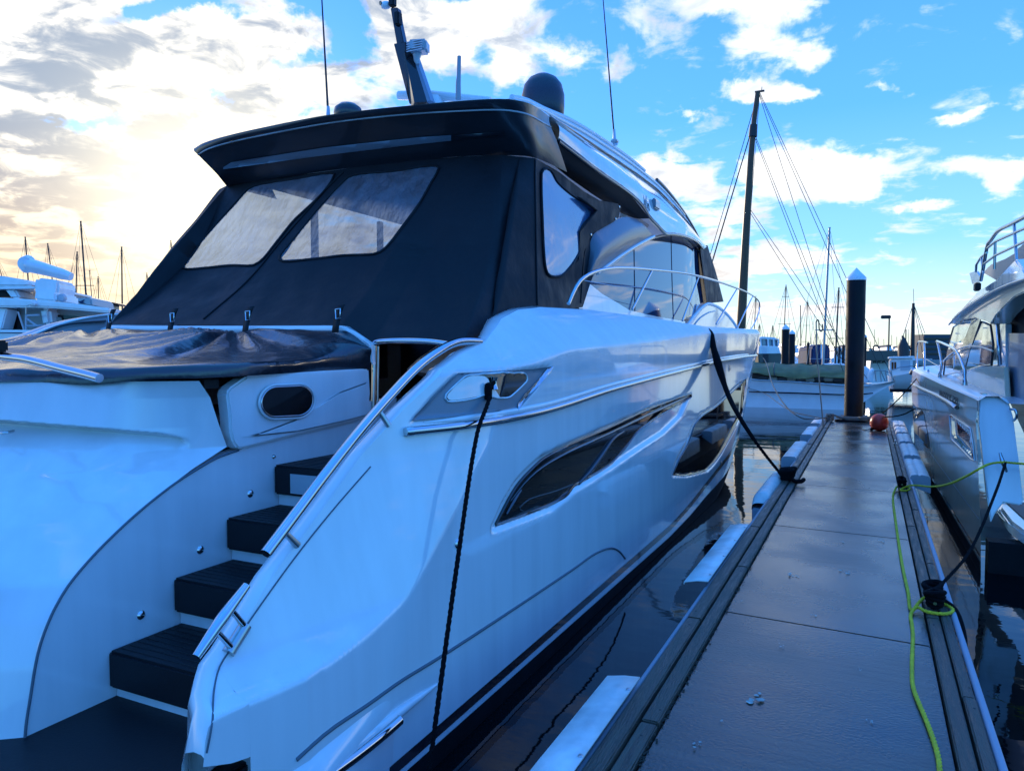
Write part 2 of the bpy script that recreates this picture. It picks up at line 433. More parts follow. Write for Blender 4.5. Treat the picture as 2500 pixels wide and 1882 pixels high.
def patch(name, Q, trees, off, m, parent=None, step=6., smoothn=0, solid=0., fallback=None):
    """a sheet with outline Q that lies on the given surfaces, off metres proud of them"""
    if smoothn: Q = [tuple(v.xy) for v in cr([(a, b, 0) for a, b in Q], smoothn, closed=True)]
    n = len(Q); pts = [Vector(q) for q in Q]
    xs, ys = [q[0] for q in Q], [q[1] for q in Q]
    yy = min(ys) + step / 2
    while yy < max(ys):
        xx = min(xs) + step / 2
        while xx < max(xs):
            if inside((xx, yy), Q) and all((Vector((xx, yy)) - p).length > step * .45 for p in pts[:n]): pts.append(Vector((xx, yy)))
            xx += step
        yy += step
    r = delaunay_2d_cdt(pts, [(i, (i + 1) % n) for i in range(n)], [], 1, 1e-4)
    V = [on_surf(v.x, v.y, trees, off, fallback) for v in r[0]]
    F = [tuple(f) for f in r[2] if all(V[i] is not None for i in f)]
    V = [v if v is not None else Vector((0, 0, 0)) for v in V]
    used = sorted({i for f in F for i in f}); mp = {a: b for b, a in enumerate(used)}
    o = mesh(name, [V[i] for i in used], [tuple(mp[i] for i in f) for f in F], m, parent)
    if solid:
        md = o.modifiers.new('solid', 'SOLIDIFY'); md.thickness = solid; md.offset = 1
    return o, [on_surf(a, b, trees, off, fallback) for a, b in Q]
def copy_tree(o, parent=None):
    c = o.copy(); COL.objects.link(c)
    if parent is not None: c.parent = parent
    for ch in list(o.children): copy_tree(ch, c)
    return c
def text(name, s, size, loc, xdir, ydir, m, parent=None, extr=.002, shear=0., wide=1., gap=1.):
    cu = bpy.data.curves.new(name, 'FONT'); cu.body = s; cu.size = size; cu.extrude = extr; cu.shear = shear
    cu.align_x = 'LEFT'; cu.space_character = gap
    o = bpy.data.objects.new(name, cu); COL.objects.link(o); cu.materials.append(m)
    me = bpy.data.meshes.new_from_object(o); bpy.data.objects.remove(o)
    me.materials.clear(); o = link(name, me, None, m, False)
    x = Vector(xdir).normalized(); y = Vector(ydir); y = (y - x * y.dot(x)).normalized(); z = x.cross(y)
    o.matrix_world = Matrix.Translation(loc) @ Matrix((x * wide, y, z)).transposed().to_4x4()
    if parent is not None: o.parent = parent
    return o
def sstep(a, b, x): t = np.clip((x - a) / (b - a), 0, 1); return t * t * (3 - 2 * t)

# ================================================================ water
def water():
    m = bpy.data.materials.new('harbour_water'); m.use_nodes = True; t = m.node_tree; b = t.nodes['Principled BSDF']
    b.inputs['Base Color'].default_value = (.001, .003, .0045, 1); b.inputs['Roughness'].default_value = .015; b.inputs['IOR'].default_value = 1.33
    b.inputs['Specular IOR Level'].default_value = .45
    c = t.nodes.new('ShaderNodeTexCoord'); prev = None
    for sc, st, dist, stretch in ((.55, .35, .022, (1, 2.2, 1)), (3.2, .25, .005, (1, 1.8, 1)), (14, .12, .0012, (1, 1.3, 1))):
        mp = t.nodes.new('ShaderNodeMapping'); mp.inputs[3].default_value = stretch; t.links.new(c.outputs['Object'], mp.inputs[0])
        n = t.nodes.new('ShaderNodeTexNoise'); n.inputs['Scale'].default_value = sc; n.inputs['Detail'].default_value = 3
        t.links.new(mp.outputs[0], n.inputs['Vector'])
        bp = t.nodes.new('ShaderNodeBump'); bp.inputs['Strength'].default_value = st; bp.inputs['Distance'].default_value = dist
        t.links.new(n.outputs[0], bp.inputs['Height'])
        if prev: t.links.new(prev.outputs[0], bp.inputs['Normal'])
        prev = bp
    t.links.new(prev.outputs[0], b.inputs['Normal'])
    r = 4000
    o = mesh('water', [(-r, -r, 0), (r, -r, 0), (r, r, 0), (-r, r, 0)], [(0, 1, 2, 3)], m, smooth=False)
    tag(o, kind='structure')
water()

# ================================================================ main motor yacht
yacht = thing('motor_yacht', 'large white motor yacht with black canvas cockpit cover and stern stairs, left of the dock', 'yacht')
CXL = -4.4                                                   # centre line of the hull
wing_px = [(414, 1650), (421, 1570), (430, 1490), (443, 1436), (470, 1400), (520, 1318), (562, 1245), (636, 1150), (700, 1065), (771, 970), (850, 885), (936, 799), (985, 762), (1035, 738)]
YC = ([.83, .86, .93, 1.08, 1.33, 1.6, 2.0, 2.2], [2.2, 2.6, 2.9, 3.12, 3.45, 3.77, 4.0, 4.05])
ZK = ([4.0, 5.0, 7.3, 10, 12, 16, 21], [1.98, 2.12, 2.22, 2.36, 2.42, 2.5, 2.7])
def HX(y, z):
    y = np.asarray(y, float); z = np.asarray(z, float)
    h = np.clip(z, 0, 2.5) / 2.5
    x0 = -1.95 - .03 * h; y0 = 10.3 + 4.7 * h ** .7; k = .063 + .017 * h
    d = np.maximum(0, y - y0); x = x0 - k * d * d
    yc = np.interp(z, *YC); x = x - .2 * np.maximum(0, yc - y) * (.80 + .20 * sstep(.80, .97, z))
    x = x - .06 * np.maximum(0, 2.0 - y) ** 1.2
    zk = np.interp(y, *ZK); x = x - .78 * np.maximum(0, z - zk) - .9 * np.maximum(0, z - zk) ** 2
    x = x + .3 * np.minimum(0, z)
    return np.maximum(x, CXL + .02)
def on_hull(a, b, dx=0.):
    x = -2.1
    for _ in range(25):
        p = X(a, b, x); x = .5 * x + .5 * (float(HX(p.y, p.z)) + dx)
    return X(a, b, x)
wing = [on_hull(a, b, -.055) for a, b in wing_px]
wing.sort(key=lambda p: p.y)
topc = [(w.y, w.z) for w in wing] + [(4.5, 2.33), (4.85, 2.41), (5.3, 2.455), (6.4, 2.49), (8, 2.485), (10.3, 2.46), (12.5, 2.5), (15, 2.55), (20.6, 2.72)]
topc.sort(); ty = np.array([a for a, b in topc]); tz = np.array([b for a, b in topc])
def ztop(y): return np.interp(y, ty, tz)
WB = [on_hull(396, 1650), on_hull(440, 1656), on_hull(500, 1648), on_hull(541, 1634)]
WB[0].y = min(WB[0].y, wing[0].y); YCUT = WB[-1].y
POCKET1 = [(1060, 1141), (1066, 1153), (1140, 1126), (1197, 1103), (1240, 1066), (1278, 1043), (1326, 1012), (1390, 968), (1436, 938), (1474, 901), (1497, 848), (1407, 876), (1317, 916), (1227, 955), (1170, 983), (1140, 1009), (1110, 1042), (1084, 1085)]
POCKET2 = [(1449, 1030), (1484, 1031), (1530, 1020), (1546, 1003), (1561, 981), (1587, 932), (1607, 893), (1617, 815), (1596, 826), (1570, 850), (1542, 876), (1510, 894), (1494, 919), (1481, 956), (1460, 993)]
POCKET3 = [(884, 911), (986, 804), (1150, 795), (1191.5, 790), (1160, 840), (1116, 889), (1098, 893)]
def hull_rows(mirror=False, fine=True):
    if fine:
        ys = np.unique(np.concatenate([np.linspace(wing[0].y, 2.3, 50), [YCUT - 1e-4, YCUT + 1e-4], np.arange(2.3, 3.8, .03), np.arange(3.8, 10.5, .022), np.arange(10.5, 15.6, .03), np.arange(15.6, 20.4, .1)]))
        nt_ = 150
    else:
        ys = np.unique(np.concatenate([np.arange(1.7, 2.3, .05), np.arange(2.3, 20.4, .15)])); nt_ = 40
    zt = ztop(ys); t = np.linspace(0, 1, nt_)[:, None]
    zb = np.where(ys < YCUT, np.interp(ys, [p.y for p in WB], [p.z for p in WB]), -.5) if fine else np.full(len(ys), -.5)
    Zm = zb[None, :] + (zt[None, :] - zb[None, :]) * t; Ym = np.repeat(ys[None, :], nt_, 0)
    # stem rakes forward with height
    Xm = HX(Ym, Zm)
    if not fine: Xm = Xm + 0
    return Xm, Ym, Zm
def pocket_disp(Xm, Ym, Zm, Q, depth, width):
    R_, U_, F_ = (np.array(v) for v in (RT, UP, FW))
    P = np.stack([Xm, Ym, Zm - EYE.z], -1); z = P @ F_
    px = (1250 + 1800 * (P @ R_) / z) / 1.1302; py = (941 - 1800 * (P @ U_) / z) / 1.1302
    Qa = np.array(Q); lo, hi = Qa.min(0), Qa.max(0)
    msk = (px > lo[0]) & (px < hi[0]) & (py > lo[1]) & (py < hi[1]) & (z > 0)
    out = np.zeros_like(Xm); x, y = px[msk], py[msk]
    ins = np.zeros(len(x), bool); dist = np.full(len(x), 1e9)
    n = len(Q)
    for i in range(n):
        x1, y1 = Q[i]; x2, y2 = Q[i - 1]
        c = (y1 > y) != (y2 > y)
        ins ^= c & (x < (x2 - x1) * (y - y1) / ((y2 - y1) if y2 != y1 else 1e-9) + x1)
        vx, vy = x2 - x1, y2 - y1; u = np.clip(((x - x1) * vx + (y - y1) * vy) / (vx * vx + vy * vy + 1e-9), 0, 1)
        dist = np.minimum(dist, np.hypot(x - x1 - u * vx, y - y1 - u * vy))
    out[msk] = np.where(ins, depth * sstep(0, width, dist), 0)
    return out
Xm, Ym, Zm = hull_rows()
Xp = Xm.copy()
for Q, dp, wd in ((POCKET1, .045, 7), (POCKET2, .035, 5), (POCKET3, .02, 3.5)):
    Xp -= pocket_disp(Xm, Ym, Zm, Q, dp, wd)
def fast_grid(name, Xa, Ya, Za, m, parent, drop=None):
    n, k = Xa.shape; V = np.stack([Xa, Ya, Za], -1).reshape(-1, 3)
    i = np.arange(n - 1)[:, None] * k + np.arange(k - 1)[None, :]
    F = np.stack([i, i + 1, i + 1 + k, i + k], -1).reshape(-1, 4)
    if drop is not None: F = F[~drop(V)[F].any(1)]
    me = bpy.data.meshes.new(name)
    me.vertices.add(len(V)); me.vertices.foreach_set('co', V.ravel())
    me.loops.add(F.size); me.loops.foreach_set('vertex_index', F.ravel().astype(np.int32))
    me.polygons.add(len(F)); me.polygons.foreach_set('loop_start', np.arange(0, F.size, 4, dtype=np.int32))
    me.update(calc_edges=True); me.validate()
    return link(name, me, parent, m)
q_ = int(np.argmax(Ym[0] > YCUT))
hull = fast_grid('hull', Xp[:, q_:], Ym[:, q_:], Zm[:, q_:], HGEL, yacht)
quarter = fast_grid('hull_quarter', Xp[:, :q_], Ym[:, :q_], Zm[:, :q_], HGEL, yacht)
H = [bvh_of(hull), bvh_of(quarter)]
# port side of the hull (mirror image), seen past the cover on the far left
Xc, Yc, Zc = hull_rows(fine=False)
porth = fast_grid('port_hull_side', -8.8 - Xc, Yc, Zc, GEL, yacht)
# deck edge / inner bulwark on both sides
for sgn in (0, 1):
    ys = np.concatenate([np.linspace(wing[0].y + .004, 4.2, 90), np.linspace(4.3, 20.3, 80)])
    rows = []
    for (dx, dz) in ((0, 0), (-.012, .008), (-.05, .010), (-.09, -.004), (-.11, -.05), (-.13, -.5), (-.13, -.9)):
        row = []
        for y in ys:
            z = ztop(y); x = HX(y, z); f = min(1, max(0, (y - 4.2) / 1.5))
            dd, ddz = dx, dz
            if f > 0:                                       # forward of the wing the coaming rolls over into the side deck
                q = {0: (0, 0), -.012: (-.05, .01), -.05: (-.12, .012), -.09: (-.19, -.01), -.11: (-.25, -.07), -.13: (-.30, -.22)}[dx]
                dd = dx + (q[0] - dx) * f; ddz = dz + (q[1] - dz) * f
            xx = max(x + dd, CXL); zz_ = max(z + ddz, .40)
            row.append(Vector((xx if not sgn else -8.8 - xx, y, zz_)))
        rows.append(row)
    # side deck
    rows.append([Vector(((max(min(p.x, -2.0) - .7, CXL) if not sgn else min(p.x + .7, CXL)), p.y, p.z)) if p.y > 4.6 else Vector(p) for p in rows[-2]])
    rows[-2], rows[-1] = rows[-2], rows[-1]
    gridmesh('bulwark_cap', rows, GEL, yacht)
# foredeck
rows = []
for y in np.linspace(9.0, 20.2, 24):
    e = HX(y, ztop(y)) - .28; e = min(e, CXL - .0) if e < CXL else e
    rows.append([Vector((CXL + (e - CXL) * s, y, ztop(y) - .12 + .10 * (1 - s * s))) for s in np.linspace(-1, 1, 9)])
gridmesh('foredeck', rows, GELW, yacht)

# boot stripe, antifouling as bands lying on the hull
def band(name, y0, y1, zl, zh, off, m, n=160, parent=yacht):
    rows = []
    for j in range(26):
        row = []
        for y in np.linspace(y0, y1, n):
            a, b_ = zl(y), zh(y); z = a + (b_ - a) * j / 25
            row.append(Vector((float(HX(y, z)) + off, y, z)))
        rows.append(row)
    return gridmesh(name, rows, m, parent)
bs_t = lambda y: np.interp(y, [1, 8, 9, 10, 12, 14], [.20, .20, .26, .36, .55, .75])
bs_b = lambda y: np.interp(y, [1, 8, 9, 10, 12, 14], [.145, .14, .20, .295, .49, .70])
af_t = lambda y: np.interp(y, [1, 4, 8, 9, 10, 11.5, 14], [.125, .105, .075, .105, .17, .24, .36])
band('boot_stripe', 1, 14.5, bs_b, bs_t, .004, STRIPE)
band('antifouling', 1, 17, lambda y: -.5, af_t, .004, ANTI)
# faint spray groove low on the quarter
gp = [(640, 1640), (662, 1619), (714, 1575), (790, 1524), (866, 1470), (920, 1437), (970, 1406), (1106, 1317), (1239, 1228), (1281, 1198), (1310, 1185), (1325, 1184), (1338, 1191), (1350, 1206)]
GROOVE = mat('groove_shadow_gap', (.10, .13, .16), .6)
g = [on_surf(a, b, H, .001) for a, b in gp]
tube('panel_groove', g, .009, GROOVE, yacht, curve=60)
# joint line along the wing
jp = [(446, 1625), (452, 1560), (462, 1490), (474, 1440), (500, 1398), (560, 1310), (640, 1200), (720, 1100), (800, 1008)]
tube('wing_joint', [on_surf(a, b, H, .002) for a, b in jp], .0035, GROOVE, yacht, curve=50, seg=6)

# rub rail
rr = [(880, 932), (950, 925), (1017, 917), (1108, 902), (1197, 881), (1317, 842), (1438, 809), (1542, 783), (1600, 772), (1634, 768)]
rp = cr([on_surf(a, b, H, .012) for a, b in rr], 90)
tube('rub_rail', rp, .024, CHROME, yacht, seg=12)
tube('rub_rail_moulding', [p + Vector((-.022, 0, .036)) for p in rp[1:]], [.006] + [.020] * 30, GEL, yacht, seg=10)
bx = rp[0]; lathe('rail_end_cap', [(0, -.03), (.02, -.028), (.026, -.01), (.026, .02)], bx, CHROME, yacht, 14, axis=(rp[2] - rp[0]))

# hull windows
W1 = [(1069, 1133), (1092, 1087), (1116, 1047), (1146, 1014), (1173, 990), (1227, 962), (1317, 923), (1407, 881), (1492, 851), (1493, 857), (1467, 872), (1420, 900), (1377, 932), (1356, 959), (1332, 987), (1317, 1004), (1278, 1028), (1239, 1049), (1224, 1070), (1203, 1083), (1143, 1107), (1079, 1131)]
o, e = patch('hull_window', W1, H, .004, GLASS, yacht, step=5)
tag(o, label='long blade shaped dark window in the hull side')
w1 = o
tube('frame', cr(e + e[:1], 160), .011, BLACKG, w1, seg=6)
TRIM = mat('window_inner_trim', (.06, .065, .07), .2, coat=.5)
tube('upper_trim', [on_surf(a_, b_, H, .008) for a_, b_ in ((1100, 1082), (1128, 1046), (1152, 1022), (1182, 1000), (1232, 973), (1317, 935), (1407, 892), (1486, 856))], [.004, .010, .012, .012, .012, .014, .016, .010], TRIM, w1, curve=50, seg=6)
tube('inner_frame', [on_surf(a_, b_, H, .006) for a_, b_ in ((1128, 1103), (1120, 1098), (1136, 1082), (1150, 1075), (1200, 1060), (1236, 1046))], .004, TRIM, w1, curve=30, seg=5)
tube('inner_frame', [on_surf(a_, b_, H, .006) for a_, b_ in ((1092, 1110), (1110, 1078), (1124, 1058))], [.008, .014, .006], TRIM, w1, curve=16, seg=5)
# the mullion and inner panes seen behind the glass
mp_ = [(1249, 1047), (1270, 1020), (1296, 985), (1322, 948), (1345, 932)]
tube('mullion', [on_surf(a, b, H, .010) for a, b in mp_], [.012, .02, .02, .014, .008], NAVY, w1, curve=20)
W2 = [(1453, 1026), (1466, 993), (1486, 957), (1499, 921), (1514, 900), (1543, 881), (1573, 855), (1597, 832), (1611, 820), (1603, 890), (1585, 930), (1558, 979), (1543, 1000), (1527, 1015), (1483, 1027)]
o, e = patch('hull_window', W2, H, .004, GLASS, yacht, step=4)
tag(o, label='large forward hull window of tinted glass')
tube('frame', cr(e + e[:1], 120), .008, BLACKG, o, seg=6)
# side vent scallop highlight, fuel fittings
for (a, b, r_) in ((988, 1173, .020),):
    p = on_surf(a, b, H, .002); lathe('fuel_cap', [(0, .012), (r_ * .6, .012), (r_, .006), (r_ * 1.3, .004), (r_ * 1.4, 0)], p, CHROME, yacht, 20, axis=(1, 0, .1))
for (a, b) in ((1557, 1000),):
    p = on_surf(a, b, H, .003); lathe('drain_fitting', [(0, .01), (.02, .01), (.03, 0)], p, BLACKG, yacht, 12, axis=(1, 0, 0))
for (a, b) in ((1576, 792),):
    p = on_surf(a, b, H, .006)
    text('hull_number', '66', .15, p + Vector((0, -.1, -.07)), (0, 1, 0), (0, 0, 1), STEEL, yacht)

# fairlead recess: grey moulded panel with a window opening, post and steel trim
PAN = [(886, 909), (987, 805), (1150, 796), (1190, 791), (1160, 838), (1116, 887), (1098, 891)]
fair, e = patch('fairlead_panel', PAN, H, .009, mat('recess_grey', (.20, .24, .28), .35, bump=.10, bump_scale=180), yacht, step=6)
OPN = [(958, 861), (960, 852), (1002, 813), (1010, 811), (1118, 804), (1128, 805), (1135, 815), (1133, 824), (1098, 857), (1090, 859), (1066, 859), (1050, 852), (1020, 861), (966, 868)]
opening, e = patch('opening', OPN, H, .013, BLACKG, fair, step=4, smoothn=50)
tube('rim', cr(e + e[:1], 80), .006, GEL, fair, seg=6)
OP2 = [(961, 858), (964, 851), (1003, 816), (1040, 813), (1052, 822), (1050, 838), (1046, 850), (1020, 858), (968, 865)]
patch('sidewall', OP2, H, .016, GEL, fair, step=4, smoothn=40)
patch('lip', [(1050, 858), (1056, 842), (1060, 839), (1066, 844), (1075, 858)], H, .018, GEL, fair, step=3)
p = on_surf(1060, 816, H, .022); q = on_surf(1062, 842, H, .020)
tube('post', [p, p.lerp(q, .3), p.lerp(q, .7), q], [.028, .018, .018, .024], CHROME, fair, seg=14, curve=12)
patch('steel_trim', [(1180, 792), (1191.5, 791), (1186, 803), (1160, 836), (1130, 866), (1116, 888), (1114, 872), (1128, 852), (1160, 818)], H, .016, CHROME, fair, step=4)

# swim platform rub strip and fairing on the quarter
fp = [(700, 1668), (760, 1625), (820, 1578), (850, 1552)]
F_ = [on_surf(a, b, H, .03) for a, b in fp]
tube('platform_fender_strip', F_, .026, CHROME, yacht, seg=12, curve=16)
fp2 = [(640, 1690), (700, 1655), (760, 1612), (820, 1568), (850, 1545), (900, 1508), (945, 1476)]
F2 = [on_surf(a, b, H, .004) for a, b in fp2]
tube('platform_fairing', F2, [.034, .032, .030, .028, .026, .018, .004], GEL, yacht, seg=14, curve=40)
# lower hull bulge beside the platform
lb = [on_surf(a, b_, H, -.01) for a, b_ in ((543, 1622), (570, 1617), (600, 1614), (630, 1614), (660, 1618), (690, 1640))]
for k_, p in enumerate(lb): p.y = 2.10 + .145 * k_; p.z = .50 + .012 * k_; p.x = float(HX(p.y, p.z)) - .01
lf = [p + Vector((.06 * (1 - k_ / 5.5), -.01, -.05)) for k_, p in enumerate(lb)]
lg = [p + Vector((.10 * (1 - k_ / 5.5), -.03, -.16)) for k_, p in enumerate(lb)]
loft('platform_corner', [lb, lf, lg, [p + Vector((0, 0, -.35)) for p in lg]], 30, 16, GEL, yacht)
loft('platform_corner_end', [[lb[0], lf[0], lg[0]], [lb[0] + Vector((-.5, .05, -.02)), lf[0] + Vector((-.5, .05, -.05)), lg[0] + Vector((-.5, .05, 0))]], 8, 6, GEL, yacht)

# handrail on the wing
hr = [(574, 1196), (640, 1108), (700, 1028), (771, 938), (836, 862), (905, 790), (960, 751), (985, 740), (1005, 737), (1036, 738)]
hp = [X(a, b, -2.17 - .0 * i) for i, (a, b) in enumerate(hr)]
rail = tube('handrail', hp, .024, CHROME, yacht, seg=14, curve=70)
for (a, b, c, d) in ((611, 1145, 637, 1172), (818, 885, 835, 915)):
    tube('handrail_post', [X(a, b, -2.17), on_surf(c, d, H, .0)], [.012, .017], STEEL, rail, seg=12)
# stern cleat on the wing
cl = tube('stern_cleat', [X(424, 1418, -2.14), X(480, 1336, -2.14), X(533, 1264, -2.14)], [.016, .024, .016], CHROME, yacht, seg=14, curve=16)
pc = [on_surf(484, 1402, H, .004), on_surf(524, 1345, H, .004)]
tube('base', [pc[0], pc[1]], [.026, .026], STEEL, cl, seg=12)
for (a, b, c, d) in ((466, 1360, 490, 1392), (497, 1312, 520, 1348)):
    tube('leg', [X(a, b, -2.14), on_surf(c, d, H, .01)], [.010, .014], CHROME, cl, seg=10)

# ---------------------------------------------------------------- stairs and platform
SX = -3.2
box('swim_platform', (-3.95, 1.30, .41), (3.5, 2.1, .12), BLACKP, yacht, bevel=.01)
box('platform_base', (-4.2, 2.4, .30), (4.3, 1.2, .16), GEL, yacht, bevel=.02)
tr = [(1.85, .47), (2.235, .70), (2.60, .945), (2.95, 1.185), (3.32, 1.43)]
for i in range(1, 5):
    y0, z1 = tr[i]; zb = tr[i - 1][1]
    d_ = .46 if i < 4 else .95
    st = box('step', (-2.72, y0 + d_ / 2, z1 - .088), (.96, d_, .176), BLACKP, yacht, bevel=.012)
    for k in range(8):
        box('tread_line', (-2.72, y0 + .05 + k * .045, z1 + .0008), (.9, .006, .003), INT, st)
    box('riser', (-2.72, y0 + .04 + d_ / 2, (zb + z1 - .17) / 2 - .02), (.95, d_, .12), GEL, yacht)
stp = box('first_aid_sign_plate', (-2.86, 3.313, 1.33), (.40, .006, .115), GELG, yacht)
box('stair_core', (-2.75, 4.0, .85), (.93, .9, 1.0), GEL, yacht)
# stair side wall, garage joint line and courtesy lights
gc = [(515, 972), (470, 988), (430, 1010), (380, 1042), (330, 1080), (285, 1118), (240, 1160), (195, 1206), (150, 1260), (122, 1305), (103, 1345), (86, 1392), (75, 1440), (64, 1510), (56, 1560), (52, 1592)]
G = [X(a, b, SX) for a, b in gc]
G[-1].z = .45
sw = [(v.y, v.z) for v in G] + [(4.6, .45), (4.6, 1.76), (4.25, 1.755)]
prism('stair_side_wall', [Vector((SX, a, b)) for a, b in sw], (-.08, 0, 0), GEL, yacht)
tube('garage_joint', [v + Vector((.003, 0, 0)) for v in G], .006, GROOVE, yacht, curve=80, seg=6)
for (a, b, r_) in ((305, 1328, .021), (433, 1187, .021), (541, 1066, .021), (591, 986, .012)):
    p = X(a, b, SX)
    c_ = lathe('courtesy_light', [(0, .012), (r_ * .5, .012), (r_ * .7, .009), (r_, .004), (r_ * 1.1, 0)], p, CHROME, yacht, 20, axis=(1, 0, 0))
# rolled moulding lip beside the joint
ml = [X(a, b, SX) + Vector((.0, 0, 0)) for a, b in gc]
# garage door: one broad moulded face
YF = ([.40, .47, .75, .93, 1.07, 1.23, 1.37, 1.49, 1.58, 1.70, 1.86, 1.95], [1.83, 1.85, 1.90, 1.97, 2.06, 2.27, 2.49, 2.74, 2.97, 2.92, 2.86, 2.79])
topS = ([-50, 0, 115, 259, 345, 402, 415], [903, 908, 917, 929, 936, 947, 958]); botS = ([-50, 0, 230, 345, 408, 415], [1190, 1162, 1070, 1007, 970, 960])
xs = np.concatenate([np.linspace(SX, -3.5, 44), np.linspace(-3.51, -4.6, 70), np.linspace(-4.65, -5.9, 16)])
zs = np.concatenate([np.linspace(1.95, 1.3, 110), np.linspace(1.29, .40, 50)])
rows = []
for z in zs:
    row = []
    for x in xs:
        u = min(1, (SX - x) / 1.3); bu = .55 * (1 - (1 - u) ** 2)
        yF_ = float(np.interp(z, *YF)); soft = max(0, 1 - (SX - x) / .12)      # side lip
        ysm = float(np.interp(z, [.40, 1.07, 1.3, 1.5, 1.7, 1.95], [1.85, 2.06, 2.30, 2.56, 2.72, 2.80]))
        k_ = min(1, (SX - x) / .35); base_ = yF_ * (1 - k_) + ysm * k_
        y = base_ - bu
        a, b = pix((x, y, z))
        if a < 415:
            t0, t1 = float(np.interp(a, *topS)), float(np.interp(a, *botS))
            if t0 < b < t1:
                f = (b - t0) / max(1, t1 - t0)
                y += .16 * min(1, (b - t0) / 16) ** .7 * (1 - f) ** 1.3 * min(1, (415 - a) / 60) * min(1, (415 - a) / 14)
        row.append(Vector((x, y, z)))
    rows.append(row)
gar = gridmesh('garage_door', rows, GEL, yacht)
# ledge on top of the garage door running forward under the cover
rows = []
for k_ in np.linspace(0, 1, 6):
    rows.append([Vector((v.x, v.y + k_ * (4.3 - v.y), 1.95 + .03 * k_)) for v in rows[0]] if rows else [Vector(v) for v in [Vector((x, float(np.interp(1.95, *YF)) - .55 * (1 - (1 - min(1, (SX - x) / 1.3)) ** 2), 1.95)) for x in xs]])
gridmesh('garage_top', rows, GEL, yacht)
# little notch end of the ledge
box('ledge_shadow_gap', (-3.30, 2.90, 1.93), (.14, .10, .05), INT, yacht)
hx = X(8, 930, -4.0)
hdl = tube('garage_handle', [Y(-10, 934, 2.25), Y(12, 935, 2.25), Y(29, 931, 2.3)], .008, CHROME, yacht, curve=10)

# cockpit side panel with the porthole (in plane of the stair wall)
DP = [(491, 850), (497, 838), (535, 812), (600, 808), (700, 801), (798, 796), (801, 850), (798, 884), (785, 905), (740, 917), (660, 935), (580, 955), (530, 968), (515, 970), (504, 955), (498, 930), (497, 900)]
pts = [X(a, b, SX + .03) for a, b in DP]
door = prism('side_panel', pts, (-.09, 0, 0), GEL, yacht, bevel=.012)
# raised swage on the panel
sp = [(520, 945), (560, 935), (640, 905), (680, 880), (730, 848), (790, 826), (790, 897), (740, 910), (640, 932)]
prism('panel_swage', [X(a, b, SX + .030) for a, b in sp], (.012, 0, 0), GEL, door, bevel=.010)
def stadium(cx, cy, hw, hh, sh, n=40):
    out = []
    for i in range(n):
        t = 2 * pi * i / n; c, s_ = cos(t), sin(t)
        r = hh; ex = (hw - hh) * (1 if c > 0 else -1)
        x = ex + r * c; y_ = r * s_
        out.append((cx + x, cy + y_ + sh * x))
    return out
P1 = [X(a, b, SX + .045) for a, b in stadium(620, 867, 60, 37, -.05)]
P2_ = [X(a, b, SX + .055) for a, b in stadium(620, 867, 55, 32, -.05)]
ph = prism('porthole', P2_, (.004, 0, 0), GLASS, yacht)
tube('frame', P1 + P1[:2], .008, GEL, ph, seg=8)
tube('rim', P2_ + P2_[:2], .006, CHROME, ph, seg=8)

# gate at the top of the stairs
GY = 4.30
gate = tube('gate_rail', [Y(806, 746, GY), Y(812, 740, GY), Y(835, 737, GY), Y(880, 736, GY), Y(930, 738, GY), Y(978, 745, GY)], .022, CHROME, yacht, curve=40, seg=12)
tube('gate_post', [Y(808, 744, GY), Y(808, 800, GY), Y(806, 890, GY)], .020, CHROME, gate, seg=12)
tube('inner_gate_post', [Y(817, 748, GY), Y(816, 886, GY)], .008, STEEL, gate, seg=8)
box('cockpit_sole', (-4.3, 6.0, 1.52), (3.9, 3.4, .06), INT, yacht)
box('cockpit_bulkhead', (-4.3, 8.4, 2.6), (2.9, .06, 2.2), INT, yacht)
box('cockpit_seat', (-2.95, 5.35, 1.74), (.55, .5, .36), mat('cushion_grey', (.25, .27, .30), .6), yacht, bevel=.03)
box('cockpit_table', (-2.9, 4.9, 1.80), (.34, .05, .14), GELG, yacht, bevel=.01)
box('bar_trim', (-3.1, 6.2, 2.05), (1.0, .03, .012), mat('brass_trim', (.5, .35, .12), .3, metal=1), yacht)

# ---------------------------------------------------------------- hardtop
hard = thing('hardtop', None, None); hard.parent = yacht
hard.name = 'hardtop'
A = [Y(418, 322, 5.2), Y(440, 309, 5.15), Y(500, 291, 5.1), Y(600, 269, 5.07), Y(700, 250, 5.05), Y(800, 237, 5.05), Y(900, 227, 5.1), Y(1000, 218, 5.15), Y(1085, 214, 5.25), Y(1135, 221, 5.45), Y(1165, 236, 5.75), Y(1186, 252, 6.05)]
A2 = [Y(428, 335, 5.2), Y(450, 322, 5.15), Y(505, 306, 5.13), Y(600, 286, 5.1), Y(700, 268, 5.1), Y(800, 255, 5.1), Y(900, 246, 5.15), Y(1000, 240, 5.2), Y(1085, 238, 5.3), Y(1135, 246, 5.5), Y(1167, 262, 5.8), Y(1190, 275, 6.1)]
Bm = [Y(470, 378, 5.32), Y(485, 366, 5.3), Y(530, 352, 5.3), Y(600, 337, 5.28), Y(700, 320, 5.28), Y(800, 306, 5.28), Y(900, 295, 5.3), Y(1000, 287, 5.35), Y(1085, 285, 5.45), Y(1140, 290, 5.6), Y(1175, 300, 5.95), Y(1203, 306, 6.25)]
Bb = [Y(490, 403, 5.5), Y(510, 398, 5.5), Y(560, 391, 5.5), Y(620, 382, 5.48), Y(710, 369, 5.48), Y(800, 358, 5.48), Y(900, 347, 5.5), Y(1000, 338, 5.55), Y(1085, 336, 5.65), Y(1140, 338, 5.8), Y(1178, 350, 6.1), Y(1225, 372, 6.5)]
FASC = mat('hardtop_fascia', (.025, .032, .045), .35, coat=.3, noise_amt=.2, noise_scale=2)
